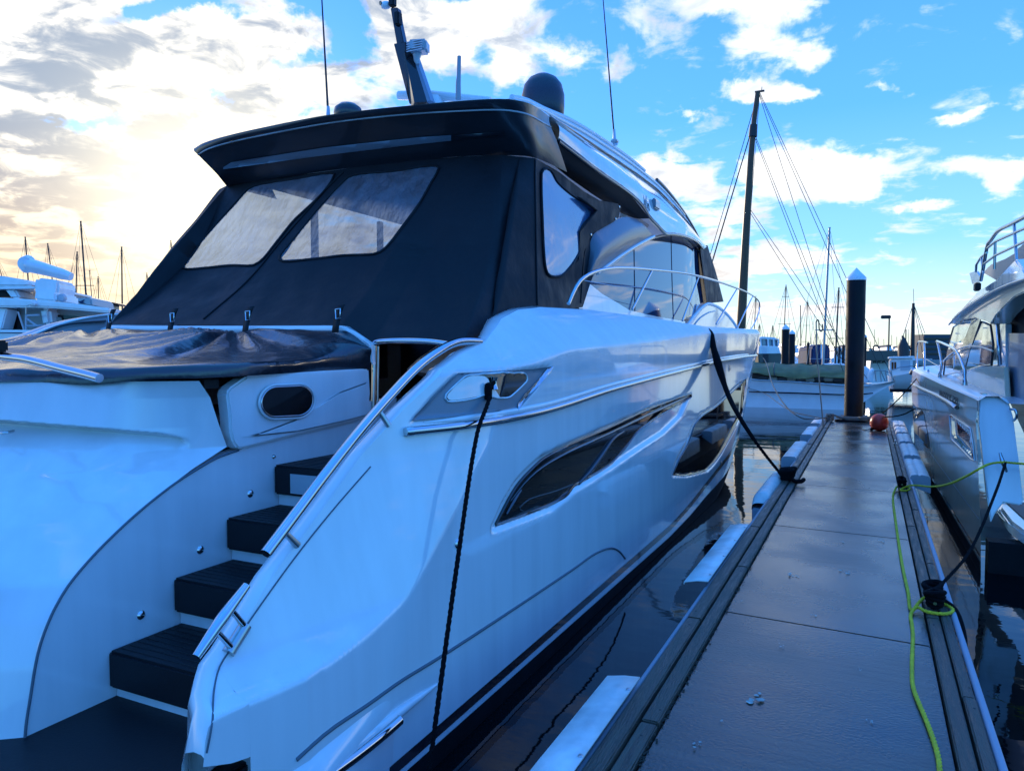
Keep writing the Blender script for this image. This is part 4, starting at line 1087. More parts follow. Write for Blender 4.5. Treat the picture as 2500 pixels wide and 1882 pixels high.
# ================================================================ floating dock
def concrete():
    m = mat('dock_concrete', (.082, .064, .046), .26, spec=.72, noise_amt=.35, noise_scale=1.6, rvar=.12, bump=.12, bump_scale=60)
    t = m.node_tree; b = t.nodes['Principled BSDF']
    src = b.inputs['Base Color'].links[0].from_socket
    c = t.nodes.new('ShaderNodeTexCoord'); mp = t.nodes.new('ShaderNodeMapping'); mp.inputs[3].default_value = (1.2, 22, 1)
    n = t.nodes.new('ShaderNodeTexNoise'); n.inputs['Scale'].default_value = 1.5; n.inputs['Detail'].default_value = 6
    t.links.new(c.outputs['Object'], mp.inputs[0]); t.links.new(mp.outputs[0], n.inputs['Vector'])
    r = t.nodes.new('ShaderNodeMapRange'); r.inputs[1].default_value = .3; r.inputs[2].default_value = .7; r.inputs[3].default_value = .72; r.inputs[4].default_value = 1.2
    t.links.new(n.outputs[0], r.inputs[0])
    mx = t.nodes.new('ShaderNodeMix'); mx.data_type = 'RGBA'; mx.blend_type = 'MULTIPLY'; mx.inputs[0].default_value = 1
    t.links.new(src, mx.inputs[6]); t.links.new(r.outputs[0], mx.inputs[7])
    # pale scuffs and droppings
    v = t.nodes.new('ShaderNodeTexNoise'); v.inputs['Scale'].default_value = 3.1; v.inputs['Detail'].default_value = 8; v.inputs['Roughness'].default_value = .7
    t.links.new(c.outputs['Object'], v.inputs['Vector'])
    r2 = t.nodes.new('ShaderNodeMapRange'); r2.inputs[1].default_value = .70; r2.inputs[2].default_value = .76; t.links.new(v.outputs[0], r2.inputs[0])
    mx2 = t.nodes.new('ShaderNodeMix'); mx2.data_type = 'RGBA'; mx2.inputs[7].default_value = (.26, .25, .22, 1)
    t.links.new(r2.outputs[0], mx2.inputs[0]); t.links.new(mx.outputs[2], mx2.inputs[6]); t.links.new(mx2.outputs[2], b.inputs['Base Color'])
    return m
CONC = concrete()
ZD = .5
dock = thing('floating_dock', 'long narrow grey concrete finger dock with timber edges running between the two yachts', 'dock')
seams = [1.0, 2.12, 4.59, 7.14, 9.52, 12.0, 14.5, 17.0, 19.45]
rnd = random.Random(3)
for a, b in zip(seams, seams[1:]):
    tl = rnd.uniform(-.002, .002)
    sk = .035
    pts = [(-.775, a + .003 + sk, ZD), (.325, a + .003 - sk, ZD), (.325, b - .003 - sk, ZD + tl), (-.775, b - .003 + sk, ZD + tl)]
    prism('concrete_panel', [Vector(p) for p in pts], (0, 0, -.10), CONC, dock, bevel=.006)
box('float', (-.22, 10.3, .14), (1.30, 18.6, .46), mat('grey_float', (.10, .10, .10), .7), dock)
def board(x0, x1, y0, y1, dz=0., m=WOOD):
    j = rnd.uniform(-.004, .004)
    w = box('board', ((x0 + x1) / 2 + j * .3, (y0 + y1) / 2, ZD - .02 + dz + j), (x1 - x0 - .008, y1 - y0 - .010, .075), m, dock, bevel=.006)
    for k in (y0 + .12, y1 - .12):
        if y0 < 9: lathe('nail_head', [(0, .002), (.005, .002), (.006, 0)], ((x0 + x1) / 2 + rnd.uniform(-.02, .02), k, ZD + .0175 + dz + j), DARKM, w, 8)
def run(x0, x1, cuts, dz=0.):
    for a, b in zip(cuts, cuts[1:]): board(x0, x1, a, b, dz)
run(-.955, -.868, [1, 2.2, 4.35, 6.9, 9.3, 11.4, 13.6, 15.8, 17.6, 19.3], .012)
run(-.865, -.782, [1, 3.05, 5.6, 8.1, 10.4, 12.6, 14.7, 16.8, 19.3], .0)
run(.332, .405, [1, 3.0, 5.0, 7.6, 9.5, 11.6, 13.7, 16, 18, 19.3], 0.)
run(.408, .468, [1, 3.9, 6.3, 8.4, 10.8, 13, 15.2, 17.3, 19.3], .004)
tube('rub_strip', [Vector((.486, 1, ZD + .01)), Vector((.486, 19.2, ZD + .01))], .018, mat('blue_grey_rubber', (.30, .32, .38), .5), dock, seg=8)
tube('rub_strip', [Vector((-.972, 1, ZD + .0)), Vector((-.972, 19.2, ZD + .0))], .014, mat('blue_grey_rubber', (.24, .27, .32), .5), dock, seg=8)
# bird droppings and pale scuffs
bm = bmesh.new()
spl = [(1711, 1244, .035), (1828, 1237, .035), (1636, 1517, .05), (1813, 1172, .03), (1501, 1614, .02), (1905, 1170, .03), (1760, 1330, .015), (1690, 1400, .018), (1860, 1450, .014), (1600, 1300, .012), (1880, 1560, .016), (1560, 1560, .010)]
for a, b_, s in spl:
    p = Z(a, b_, ZD)
    for k in range(7):
        cx, cy, r = p.x + rnd.gauss(0, s * .6), p.y + rnd.gauss(0, s * .9), s * rnd.uniform(.12, .4)
        zc = ZD + .004 + .0012 * k
        ring = [bm.verts.new((cx + r * rnd.uniform(.5, 1.2) * cos(t), cy + r * rnd.uniform(.6, 1.5) * sin(t), zc)) for t in np.linspace(0, 2 * pi, 10)[:-1]]
        top = bm.verts.new((cx, cy, zc + .001))
        for q in range(9): bm.faces.new((ring[q], ring[(q + 1) % 9], top))
me = bpy.data.meshes.new('bird_droppings'); bm.to_mesh(me); bm.free()
tag(link('bird_droppings', me, dock, mat('dried_droppings', (.42, .42, .38), .8, noise_amt=.5, noise_scale=40), False), kind='stuff')
# moss and grit along the seam
bm = bmesh.new()
for k in range(900):
    y = 1.2 + rnd.random() ** 1.5 * 17; x = -.778 + rnd.gauss(0, .007); s = rnd.uniform(.002, .008)
    vs = [bm.verts.new((x + s * cos(a) * rnd.uniform(.6, 1.3), y + 2.0 * s * sin(a) * rnd.uniform(.6, 1.3), ZD + .004 + (s * .5 if i == 0 else 0))) for i, a in enumerate([0, 0, 1.6, 3.1, 4.7])]
    for i in range(1, 5): bm.faces.new((vs[0], vs[i], vs[i % 4 + 1]))
me = bpy.data.meshes.new('seam_moss'); bm.to_mesh(me); bm.free()
tag(link('seam_moss', me, dock, mat('moss', (.015, .016, .01), .9)), kind='stuff')
# padded white edge guards
def pad_left(y0, y1, flat):
    if flat:
        rows = [[Vector((-.955 + .0, y, ZD + .058)) for y in np.linspace(y0, y1, 14)],
                [Vector((-1.03, y, ZD + .055 + .004 * sin(y * 7))) for y in np.linspace(y0, y1, 14)],
                [Vector((-1.115, y, ZD + .034 + .003 * noise.noise(Vector((y * 5, 1, 1))))) for y in np.linspace(y0 - .0, y1, 14)],
                [Vector((-1.12, y, ZD + .015)) for y in np.linspace(y0, y1, 14)]]
        o = gridmesh('edge_guard', rows, VPAD, dock, solid=.008)
        for y in np.linspace(y0 + .15, y1 - .15, 4):
            lathe('screw', [(0, .006), (.009, .005), (.012, 0)], (-.966, y, ZD + .062), STEEL, o, 10)
    else:
        n = 26; rows = []
        for s in range(11):
            a = pi * s / 10; row = []
            for i in range(n):
                y = y0 + (y1 - y0) * i / (n - 1); e = min(1, min(i, n - 1 - i) / 2 + .45)
                w = .012 * noise.noise(Vector((y * 7, a, 2)))
                row.append(Vector((-1.045 - .095 * cos(pi - a) * -1 * 1.0, y, ZD - .12 + (.19 + w) * (sin(a) ** .45) * e)))
            rows.append(row)
        o = gridmesh('edge_guard', rows, VPAD, dock)
        box('apron', (-1.045, (y0 + y1) / 2, ZD - .17), (.18, y1 - y0, .14), mat('blue_shade_vinyl', (.30, .36, .44), .5), o, bevel=.01)
pad_left(1.2, 3.36, True); pad_left(5.0, 6.85, True)
pad_left(8.35, 10.1, False)
for y0, y1, sd_ in ((10.4, 12.0, 1), (12.4, 14.0, 1), (14.3, 15.7, 1), (15.95, 17.2, 1), (17.5, 18.6, 1), (11.6, 13.7, -1), (14.9, 16.6, -1), (17.4, 18.8, -1)):
    n = 18; rows = []
    prof = [(.475, -.06), (.478, .05), (.49, .075), (.56, .085), (.58, .070), (.60, .085), (.67, .075), (.70, .05), (.705, -.14)] if sd_ > 0 else [(-.96, -.06), (-.962, .045), (-.98, .06), (-1.05, .062), (-1.14, .055), (-1.165, .03), (-1.17, -.20)]
    for x, z in prof:
        rows.append([Vector((x + .004 * noise.noise(Vector((y * 5, x * 9, 1))), y, ZD + z + .010 * noise.noise(Vector((y * 8, x * 20, 0))))) for y in np.linspace(y0, y1, n)])
    o = gridmesh('edge_guard', rows, VPAD, dock)
    mesh('end_flap', [Vector((x, y0, ZD + z)) for x, z in prof], [tuple(range(len(prof)))], mat('vinyl_end', (.45, .47, .5), .5), o, smooth=False)
# cleats
def cleat(x, y, s=1., wraps=True, light=True):
    c = tube('dock_cleat', [Vector((x, y - .13 * s, ZD + .07)), Vector((x, y - .07 * s, ZD + .078)), Vector((x, y + .07 * s, ZD + .078)), Vector((x, y + .13 * s, ZD + .07))], [.010, .016, .016, .010], STEEL, dock, curve=12, seg=10)
    box('cleat_base', (x, y, ZD + .022), (.06, .16 * s, .012), STEEL, c, bevel=.004)
    for d in (-.04, .04): tube('cleat_leg', [Vector((x, y + d * s, ZD + .02)), Vector((x, y + d * s, ZD + .07))], .013, STEEL, c, seg=10)
    return c
def wraps(name, x, y, r, m, parent, n=4, rr=.016, rad=.055):
    lines = []
    for k in range(n):
        p = []
        for i in range(25):
            t = 2 * pi * i / 24
            p.append(Vector((x + rad * sin(2 * t) * (.7 + .08 * k), y + .11 * sin(t) * (1 + .05 * k), ZD + .055 + .018 * k + .012 * cos(2 * t + k))))
        lines.append((p, rr))
    return multi_tube(name, lines, m, parent, 7)
cleat(-.90, 9.69); cleat(.36, 9.75); cleat(.385, 5.25); cleat(.18, 18.9); cleat(-.80, 18.6); cleat(.42, 14.4, .6)

# mooring lines of the main yacht
def rope(name, pts, r, m, label, group=None, curve=40, twist=True, parent=None, seg=8):
    P = cr(pts, curve)
    if isinstance(r, (list, tuple)): r = [float(np.interp(i / (curve - 1) * (len(r) - 1), range(len(r)), r)) for i in range(curve)]
    if twist:
        rm = r if not isinstance(r, (list, tuple)) else max(r)
        ln = sum((q - p).length for p, q in zip(P, P[1:])); n = int(min(1500, max(curve, ln / (rm * 1.6)))); P = cr(P, n)
        rr_ = [float(np.interp(i / (n - 1) * (len(r) - 1), range(len(r)), r)) for i in range(n)] if isinstance(r, (list, tuple)) else [r] * n
        st = [[], [], []]; s_ = 0.; side = None
        for i in range(n):
            t = (P[min(i + 1, n - 1)] - P[max(i - 1, 0)]).normalized()
            if i: s_ += (P[i] - P[i - 1]).length
            u = (t.cross(Vector((.13, .21, 1))) if side is None else side - t * side.dot(t)).normalized(); side = u; w = t.cross(u)
            for k in range(3):
                an = s_ / (rm * 8) * 2 * pi + k * 2 * pi / 3
                st[k].append(P[i] + (u * cos(an) + w * sin(an)) * rr_[i] * .52)
        o = multi_tube(name, [(q, [x * .58 for x in rr_]) for q in st], m, parent, 6)
    else: o = tube(name, P, r, m, parent, seg=seg)
    return tag(o, label, 'rope', group) if label else o
a = on_surf(1046, 845, H, .03)
rp1 = rope('mooring_rope', [on_surf(1060, 826, H, .03), a, a + Vector((.015, -.02, -.05)), Vector((*(X(1030, 940, -1.93)),)), X(990, 1200, -1.83), X(930, 1640, -1.72), X(926, 1680, -1.71)], .0125, ROPEB,
           'black mooring rope hanging taut from the stern fairlead down the white hull', 'black mooring ropes of the large yacht', curve=60)
lathe('splice', [(0, .05), (.018, .04), (.024, 0), (.022, -.05), (0, -.06)], a, ROPEB, rp1, 12)
e0 = X(1524, 708, -2.10)
r2p = [e0, X(1534, 722, -2.0), X(1545, 765, -1.9), X(1570, 845, -1.7), X(1600, 905, -1.45), X(1640, 965, -1.22), X(1692, 1030, -.97), Vector((-.92, 9.62, ZD + .07))]
rp2 = rope('mooring_rope', r2p, .020, ROPEB, 'black mooring rope from the bow cleat of the large yacht to the dock edge', 'black mooring ropes of the large yacht', curve=60)
P = cr(r2p, 60)
tube('chafe_sleeve', P[1:22], [.03, .05, .04, .055, .045, .03], ROPEB, rp2, seg=10)
tube('chafe_tail', P[20:40], [.035, .03, .024], ROPEB, rp2, seg=8)
wraps('cleat_turns', -.90, 9.69, 0, ROPEB, rp2, 6, .026, .075)
tube('rope_end', [Vector((-.84, 9.6, ZD + .05)), Vector((-.78, 9.5, ZD + .04)), Vector((-.72, 9.48, ZD + .05)), Vector((-.70, 9.56, ZD + .06))], .026, ROPEB, rp2, curve=10)

# yellow shore line along the right edge
ye = [(2030, 1700), (2030, 1665), (2026, 1630), (2014, 1590), (1998, 1548), (1984, 1515), (1972, 1480), (1970, 1440), (1971, 1405), (1972, 1370), (1970, 1348), (1968, 1325)]
yg = [Z(a, b, ZD + .012) for a, b in ye]
yc2 = [Vector((.385 + .10 * sin(t), 5.2 - .12 * cos(t) - .02, ZD + .03 + .02 * (t > 3))) for t in np.linspace(-1.2, 3.6, 9)]
yb = [Z(a, b, ZD + .012) for a, b in ((1970, 1318), (1962, 1280), (1950, 1225), (1941, 1170), (1934, 1120), (1929, 1080), (1930, 1066))]
yl = [Vector((.30 + .07 * (1 - cos(t)), 9.62 + .16 * sin(t), ZD + .03)) for t in np.linspace(0, 5.2, 8)]
rs_ = [X(2010, 1051, .62), X(2050, 1045, .70), X(2090, 1027, .78), X(2118, 1011, .86), Y(2142, 1001, 7.95), Y(2166, 998, 7.98), Y(2190, 1000, 7.9), Y(2240, 1004, 7.8)]
yrope = rope('shore_line', yg + yc2 + yb + yl + [Vector((.45, 9.68, ZD + .06))] + rs_, .0105, ROPEY, 'yellow rope snaking along the right edge of the dock and up to the beige boat', curve=420)
rb = rope('stern_line', [X(2172, 1000, 1.10), X(2150, 1065, .92), X(2095, 1190, .65), Vector((.40, 5.32, ZD + .09))], .011, ROPEB, 'thin black rope from the beige boat stern cleat to the nearest right dock cleat', curve=20)
wraps('cleat_turns', .385, 5.25, 0, ROPEB, rb, 5, .015, .05)
tube('rope_tail', [Vector((.42, 5.35, ZD + .05)), Vector((.50, 5.2, ZD + .03)), Vector((.53, 5.0, ZD - .05)), Vector((.52, 4.85, ZD - .12))], .012, ROPEB, rb, curve=10)
rb2 = rope('breast_line', [Vector((.36, 9.75, ZD + .08)), Vector((.37, 9.7, ZD + .09))], .02, ROPEB, None, curve=4)
tag(rb2, 'small turn of black rope on the dock cleat under the yellow line', 'rope')
wraps('cleat_turns', .36, 9.75, 0, ROPEB, rb2, 4, .016, .04)
# end of the dock: coils, bow lines, red float, shepherd hook
tl = []
for k, (x, y, r) in enumerate(((-.30, 18.9, .26), (-.22, 18.85, .20), (-.05, 18.95, .24), (-.42, 18.8, .16), (.02, 18.7, .14))):
    tl.append(([Vector((x + r * (1.2 + .1 * k) * cos(t) + .03 * sin(5 * t + k), y + r * .8 * sin(t), ZD + .03 + .02 * k)) for t in np.linspace(0, 2 * pi, 24)], .022))
coil = multi_tube('rope_coil', tl, ROPEG, None); tag(coil, 'tangled grey rope coiled at the foot of the black piling', 'rope')
tube('dark_turns', [Vector((-.40 + .3 * cos(t), 18.75 + .12 * sin(t), ZD + .02)) for t in np.linspace(0, 6.2, 20)], .03, ROPEB, coil)
knot = multi_tube('rope_knot', [([Vector((-.82 + .07 * cos(t + k), 18.6 + .07 * sin(t * 1.5 + k), ZD + .10 + .07 * sin(t + k * 2))) for t in np.linspace(0, 6.3, 18)], .022) for k in range(5)], ROPEG, None)
tag(knot, 'knotted grey rope piled on the left end cleat of the dock', 'rope')
tube('tail', [Vector((-.75, 18.65, ZD + .16)), Vector((-.6, 18.7, ZD + .1)), Vector((-.45, 18.8, ZD + .04))], .02, ROPEG, knot, curve=8)
bow1 = rope('bow_line', [Vector((-4.2, 20.1, 2.75)), X(1645, 770, -3.6), X(1670, 832, -2.6), X(1702, 882, -1.75), X(1740, 905, -1.25), Vector((-.86, 18.6, ZD + .10))], .016, ROPEG, 'grey bow line sagging from the yacht bow to the left end of the dock', 'grey lines from the yacht bow', curve=30)
bow2 = rope('bow_line', [Vector((-4.0, 19.6, 1.3)), X(1640, 845, -3.2), X(1715, 890, -1.7), Vector((-.84, 18.5, ZD + .06))], .011, ROPEG, 'thinner grey bow line running low over the water to the left end of the dock', 'grey lines from the yacht bow', curve=20)
rb3 = rope('bow_spring', [X(1985, 812, .86), X(1945, 858, .55), Vector((.19, 18.9, ZD + .12))], .011, ROPEB, 'thin dark bow line from the beige boat to the end of the dock', curve=12)
rb4 = rope('bow_spring', [X(1978, 882, .80), X(1945, 897, .45), Vector((.19, 18.9, ZD + .12))], .011, ROPEB, 'lower dark line from the beige hull to the end of the dock', curve=12)
lathe('knot', [(0, .10), (.06, .08), (.09, .03), (.08, -.02), (0, -.04)], (.19, 18.85, ZD + .1), ROPEB, rb3, 12)
fl_ = Vector((.19, 16.9, ZD + .17))
ball = lathe('round_float', [(0, .175), (.05, .172), (.10, .15), (.15, .10), (.175, .03), (.178, -.03), (.16, -.10), (.11, -.15), (.05, -.17), (0, -.172)], fl_, RED, None, 28)
tag(ball, 'red round float lying on the dock near its far end', 'float')
lathe('eye', [(.0, .06), (.03, .05), (.035, 0), (.05, -.02)], fl_ + Vector((-.12, -.05, -.13)), ROPEB, ball, 12, axis=(-.6, -.3, -.6))
tube('cord', [fl_ + Vector((-.15, -.06, -.14)), fl_ + Vector((-.25, -.1, -.16)), fl_ + Vector((-.30, -.02, -.165))], .01, ROPEG, ball, curve=8)
hk = tube('shepherd_hook', [Vector((-.865, 17.0, ZD - .05)), Y(1764, 760, 17.0), Y(1763, 695, 17.0)], .014, mat('pole_alloy', (.30, .27, .22), .4, metal=.4), None, seg=8)
tag(hk, 'thin upright boat hook pole standing at the left edge of the dock', 'boat hook')
tube('hook', [Y(a, b, 17.0) for a, b in ((1763, 697), (1765, 691), (1768, 692), (1769, 700), (1770, 712), (1774, 716), (1777, 710), (1776, 700))], .013, DARKM, hk, curve=24)

# ---------------------------------------------------------------- pilings
def piling(x, y, r, zt, label, group=None, capm=None, zb=-1.5):
    t = thing('piling', label, 'piling', group)
    lathe('post', [(r, zb), (r, .3), (r * .985, zt * .5), (r, zt)], (x, y, 0), PILE, t, 32)
    lathe('cap', [(r * 1.04, zt - .02), (r * 1.06, zt + .04), (r * .55, zt + r * .75), (0, zt + r * 1.35)], (x, y, 0), capm or WHITE, t, 32)
    return t
g19 = Y(1847, 610, 19.9)
t = piling(-.34, 19.75, .215, 3.86, 'tall black piling with white cone cap at the end of the dock')
box('collar', (-.34, 19.75, ZD + .02), (.62, .62, .09), BLACKP, t, bevel=.02)
def pil_px(px, ytop, ybase, wpx, dist, label, group='dark pilings in the marina beyond', cap=True):
    p = D(px, ytop, dist); r = wpx * 1.1302 * dist / 1800 / 2
    return piling(p.x, p.y, r, p.z, label, group)
pil_px(1697, 711, 0, 16, 34, 'short thick black piling with white cone cap, left one of the close pair')
pil_px(1711, 721, 0, 13, 38, 'thinner black piling with white cap touching the back of the left piling')
pil_px(1866, 728, 0, 12, 38, 'black piling half hidden behind the tall piling')
g_ = 'small dark pilings above the green tarp'
SP = [(1716, 752, 4, 62, 'slim dark piling just right of the two capped pilings'), (1741, 748, 5, 54, 'low dark piling touching the left side of its taller twin, left of the blue cover'),
      (1746, 742, 6, 48, 'dark piling standing directly left of the blue covered boat'), (1806, 752, 5, 60, 'thin dark piling between the blue covered boat and the white mast'),
      (1813, 750, 6, 50, 'dark piling just right of the tall pale mast'), (1822, 748, 6, 52, 'dark piling midway between the pale mast and the white capped pair'),
      (1836, 742, 7, 50, 'white capped dark piling of the close pair beside the tall piling'), (1842, 744, 6, 54, 'rear dark piling of the close pair touching the tall piling')]
for px, yt, w, d_, lb_ in SP:
    p = D(px, yt, d_); r = w * 1.13 * d_ / 3600
    t = thing('piling', lb_, 'piling', g_)
    lathe('post', [(r, -1), (r, p.z)], (p.x, p.y, 0), PILE, t, 14); lathe('cap', [(r * 1.05, p.z), (0, p.z + r * 1.2)], (p.x, p.y, 0), WHITE if w > 6 else PILE, t, 14)

# ================================================================ beige flybridge boat on the right
rbt = thing('flybridge_boat', 'beige and white flybridge cruiser moored along the right side of the dock', 'boat')
def RX(y, z):
    x = .93 - .0155 * (y - 8) - .07 * np.clip(z, 0, 1.6) * 0
    d = np.maximum(0, y - 16.6 - .9 * np.clip(z, 0, 1.6) / 1.6); x = x + .085 * d * d
    x = x + .05 * (1.6 - np.clip(z, -.5, 1.6)) / 1.6 + .10 * np.maximum(0, z - 1.42)
    return x
def sternY(z): return 8.05 + .25 * (z - .3)
def rtop(y): return np.interp(y, [7.8, 8.6, 12, 16, 22], [1.63, 1.64, 1.66, 1.70, 1.78])
ys = np.concatenate([np.linspace(0, 1, 200)]); rows = []
nz_ = 70
Xr, Yr, Zr = [], [], []
for j in range(nz_):
    t = j / (nz_ - 1); r1, r2, r3 = [], [], []
    for s in ys:
        y = 8.1 + s * 13.4; zt = float(rtop(y)); z = -.5 + (zt + .5) * t
        yy = max(y, sternY(z)) if s < .02 else y
        r1.append(float(RX(yy, z))); r2.append(yy); r3.append(z)
    Xr.append(r1); Yr.append(r2); Zr.append(r3)
Xr, Yr, Zr = map(np.array, (Xr, Yr, Zr))
RW2 = [(2054, 898), (2062, 903), (2088, 925), (2097, 932), (2102, 960), (2106, 990), (2098, 985), (2078, 965), (2058, 944), (2056, 930)]
Xr2 = Xr + pocket_disp(Xr, Yr, Zr, RW2, .03, 4)
rh = fast_grid('hull', Xr2, Yr, Zr, GELB, rbt); RH = [bvh_of(rh)]
o, e = patch('hull_window', [(2052, 898), (2056, 896), (2090, 920), (2098, 926), (2104, 962), (2107, 994), (2100, 992), (2064, 955), (2056, 948)], RH, .006, GLASSB, rbt, step=4)
tube('frame', e + e[:1], .008, STEEL, o, seg=6)
o, e = patch('hull_recess', [(1970, 870), (1976, 877), (1990, 884), (1996, 894), (2002, 925), (2008, 955), (2008, 968), (2002, 966), (1986, 951), (1977, 943), (1974, 910)], RH, .006, GLASS, rbt, step=3)
tag(o, label='dark forward hull window')
lathe('porthole', [(.035, 0), (.05, .01), (.06, 0)], on_surf(1980, 898, RH, .01), CHROME, o, 16, axis=(-1, 0, 0))
# antifouling and stripe
def rband(name, y0, y1, a, b, off, m):
    return gridmesh(name, [[Vector((float(RX(y, z(y))) - off, y, z(y))) for y in np.linspace(y0, y1, 80)] for z in (a, lambda y: (a(y) + b(y)) / 2, b)], m, rbt)
rband('antifouling', 8.15, 20.5, lambda y: -.5, lambda y: .13 + .06 * max(0, y - 15) ** 1.2, .005, ANTI)
rband('boot_stripe', 8.15, 20, lambda y: .17 + .06 * max(0, y - 15) ** 1.2, lambda y: .20 + .06 * max(0, y - 15) ** 1.2, .005, STRIPE)
rband('chine_line', 8.2, 17, lambda y: .52, lambda y: .53, .004, GELG)
rr2 = [(1963, 829), (1990, 839), (2032, 858), (2070, 881), (2112, 908)]
P = cr([on_surf(a, b, RH, .012) for a, b in rr2], 40)
tube('rub_rail', P, .024, STEEL, rbt, seg=10)
box('rub_rail_end', P[-1] + Vector((.02, -.02, 0)), (.09, .10, .08), GEL, rbt, bevel=.02)
# deck moulding: raised white bulwark with lettering
prm = []
for y in np.linspace(8.35, 21, 50):
    x, z = float(RX(y, float(rtop(y)))), float(rtop(y)); prm.append((x, y, z))
gridmesh('toerail', [[Vector((x - .002, y, z - .10)) for x, y, z in prm], [Vector((x, y, z + .0)) for x, y, z in prm], [Vector((x + .06, y, z + .045)) for x, y, z in prm], [Vector((x + .16, y, z + .05)) for x, y, z in prm], [Vector((x + .24, y, z - .02)) for x, y, z in prm], [Vector((x + .8, y, z - .03)) for x, y, z in prm]], GELW, rbt)
p0, p1 = on_surf(2056, 836, RH, .012), on_surf(2107, 862, RH, .012)
p0 = Vector((float(RX(11.8, 1.52)) - .012, 11.8, 1.50)); p1 = Vector((float(RX(8.9, 1.52)) - .012, 8.9, 1.50))
text('hull_lettering', 'PRESTIGE 420', .20, p0 + Vector((0, 0, -.05)), (p1 - p0), (0, 0, 1), BLACKP, rbt, wide=1.45, gap=1.2)
# stern quarter
sq = [(2115, 860), (2124, 856), (2172, 860), (2178, 865), (2189, 901), (2200, 990), (2211, 1084), (2206, 1092), (2168, 1086), (2150, 1108), (2140, 1130), (2133, 1078), (2124, 990), (2115, 922)]
prism('stern_quarter', [Y(a, b, 8.2 + .25 * (1 if b < 950 else 0) * (950 - b) / 100) for a, b in sq], (0, .12, 0), GEL, rbt, bevel=.012)
scl = tube('stern_cleat', [Y(2160, 978, 8.1), Y(2167, 1000, 8.05), Y(2174, 1018, 8.1)], [.012, .020, .012], CHROME, rbt, curve=12, seg=10)
tube('leg', [Y(2166, 1000, 8.06), Y(2162, 1000, 8.2)], .016, STEEL, scl)
tube('grab_handle', [Y(2182, 884, 8.3), Y(2194, 886, 8.25), Y(2196, 900, 8.25), Y(2190, 908, 8.3)], .012, CHROME, rbt, curve=12)
box('deck_cleat', Y(2125, 853, 8.7), (.06, .20, .04), STEEL, rbt, bevel=.01)
# swim platform
sp_ = [(2157, 1094), (2167, 1080), (2250, 1080), (2300, 1165), (2260, 1165), (2213, 1150), (2180, 1125)]
prism('swim_platform', [Z(a, b, .42) for a, b in sp_], (0, 0, -.14), GEL, rbt, bevel=.03)
tube('platform_trim', [Z(a, b, .36) for a, b in ((2152, 1100), (2170, 1122), (2196, 1142), (2212, 1152), (2260, 1166))], .018, CHROME, rbt, curve=20)
prism('platform_tread', [Z(a, b, .425) for a, b in ((2172, 1084), (2240, 1086), (2280, 1150), (2222, 1130))], (0, 0, .004), BROWN, rbt)
prism('hull_bottom_aft', [Vector((1.05, 8.25, -.4)), Vector((1.05, 8.25, .3)), Vector((3.6, 8.25, .3)), Vector((3.6, 8.25, -.4))], (0, .2, 0), ANTI, rbt)
# cockpit side wall and saloon
box('cockpit_coaming', (2.6, 8.9, 1.2), (1.9, .3, 1.5), BROWN, rbt)
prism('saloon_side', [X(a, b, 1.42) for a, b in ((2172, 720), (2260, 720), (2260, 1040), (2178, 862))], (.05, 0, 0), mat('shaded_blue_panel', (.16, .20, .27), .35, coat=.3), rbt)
prism('house_side', [X(a, b, 1.40) for a, b in ((2141, 700), (2172, 700), (2172, 870), (2118, 856), (2030, 815), (2035, 808), (2141, 790))], (.06, 0, 0), GEL, rbt, bevel=.006)
for a0, b0, c0, d0 in ((2155, 702, 2160, 788),):
    tube('grab_rail', [X(a0, b0, 1.30), X(2157, 745, 1.28), X(c0, d0, 1.30)], .022, CHROME, rbt, curve=14, seg=10)
def RG(a, b): return X(a, b, 1.36 - .1 * max(0, (2100 - a) / 60))
gls = [(2060, 706), (2075, 697), (2100, 692), (2125, 696), (2140, 703), (2146, 745), (2142, 788), (2115, 792), (2088, 801), (2060, 806), (2038, 812), (2044, 760)]
sg = mesh('saloon_window', [RG(a, b) for a, b in gls], [tuple(range(len(gls)))], GLASSB, rbt, smooth=False)
tube('frame', [RG(a, b) for a, b in gls + gls[:1]], .014, BLACKG, sg, seg=6)
prism('black_pillar', [RG(a, b) + Vector((-.012, 0, 0)) for a, b in ((2105, 686), (2122, 690), (2098, 760), (2082, 812), (2062, 800), (2085, 740))], (-.012, 0, 0), BLACKG, rbt)
prism('window_sill_moulding', [X(a, b, 1.33) for a, b in ((2088, 804), (2115, 794), (2142, 790), (2168, 792), (2172, 860), (2118, 856), (2076, 834), (2060, 820))], (.05, 0, 0), GELB, rbt, bevel=.01)
# flybridge
fbu = [(2049, 699), (2060, 682), (2088, 655), (2110, 630), (2150, 605), (2192, 560), (2214, 590), (2214, 604), (2180, 612), (2141, 630), (2100, 655), (2070, 678)]
prism('flybridge_side', [X(a, b, 1.16) for a, b in fbu], (.25, 0, 0), GEL, rbt, bevel=.015)
fbl = [(2050, 700), (2070, 680), (2100, 658), (2141, 633), (2180, 615), (2216, 600), (2216, 630), (2190, 642), (2168, 663), (2150, 682), (2139, 700), (2128, 694), (2105, 686), (2080, 690), (2060, 701)]
prism('flybridge_overhang', [X(a, b, 1.24) for a, b in fbl], (.20, 0, 0), GELB, rbt, bevel=.01)
tube('overhang_trim', [X(a, b, 1.15) for a, b in ((2050, 701), (2070, 680), (2100, 657), (2141, 632), (2180, 614), (2216, 602))], .014, STEEL, rbt, curve=24)
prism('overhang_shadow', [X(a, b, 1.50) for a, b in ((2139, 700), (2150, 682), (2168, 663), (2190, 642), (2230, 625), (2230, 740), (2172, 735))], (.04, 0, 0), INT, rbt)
prism('windscreen_panel', [X(a, b, 1.2) for a, b in ((2094, 590), (2108, 586), (2118, 600), (2116, 606), (2100, 614))], (.03, 0, 0), GELG, rbt)
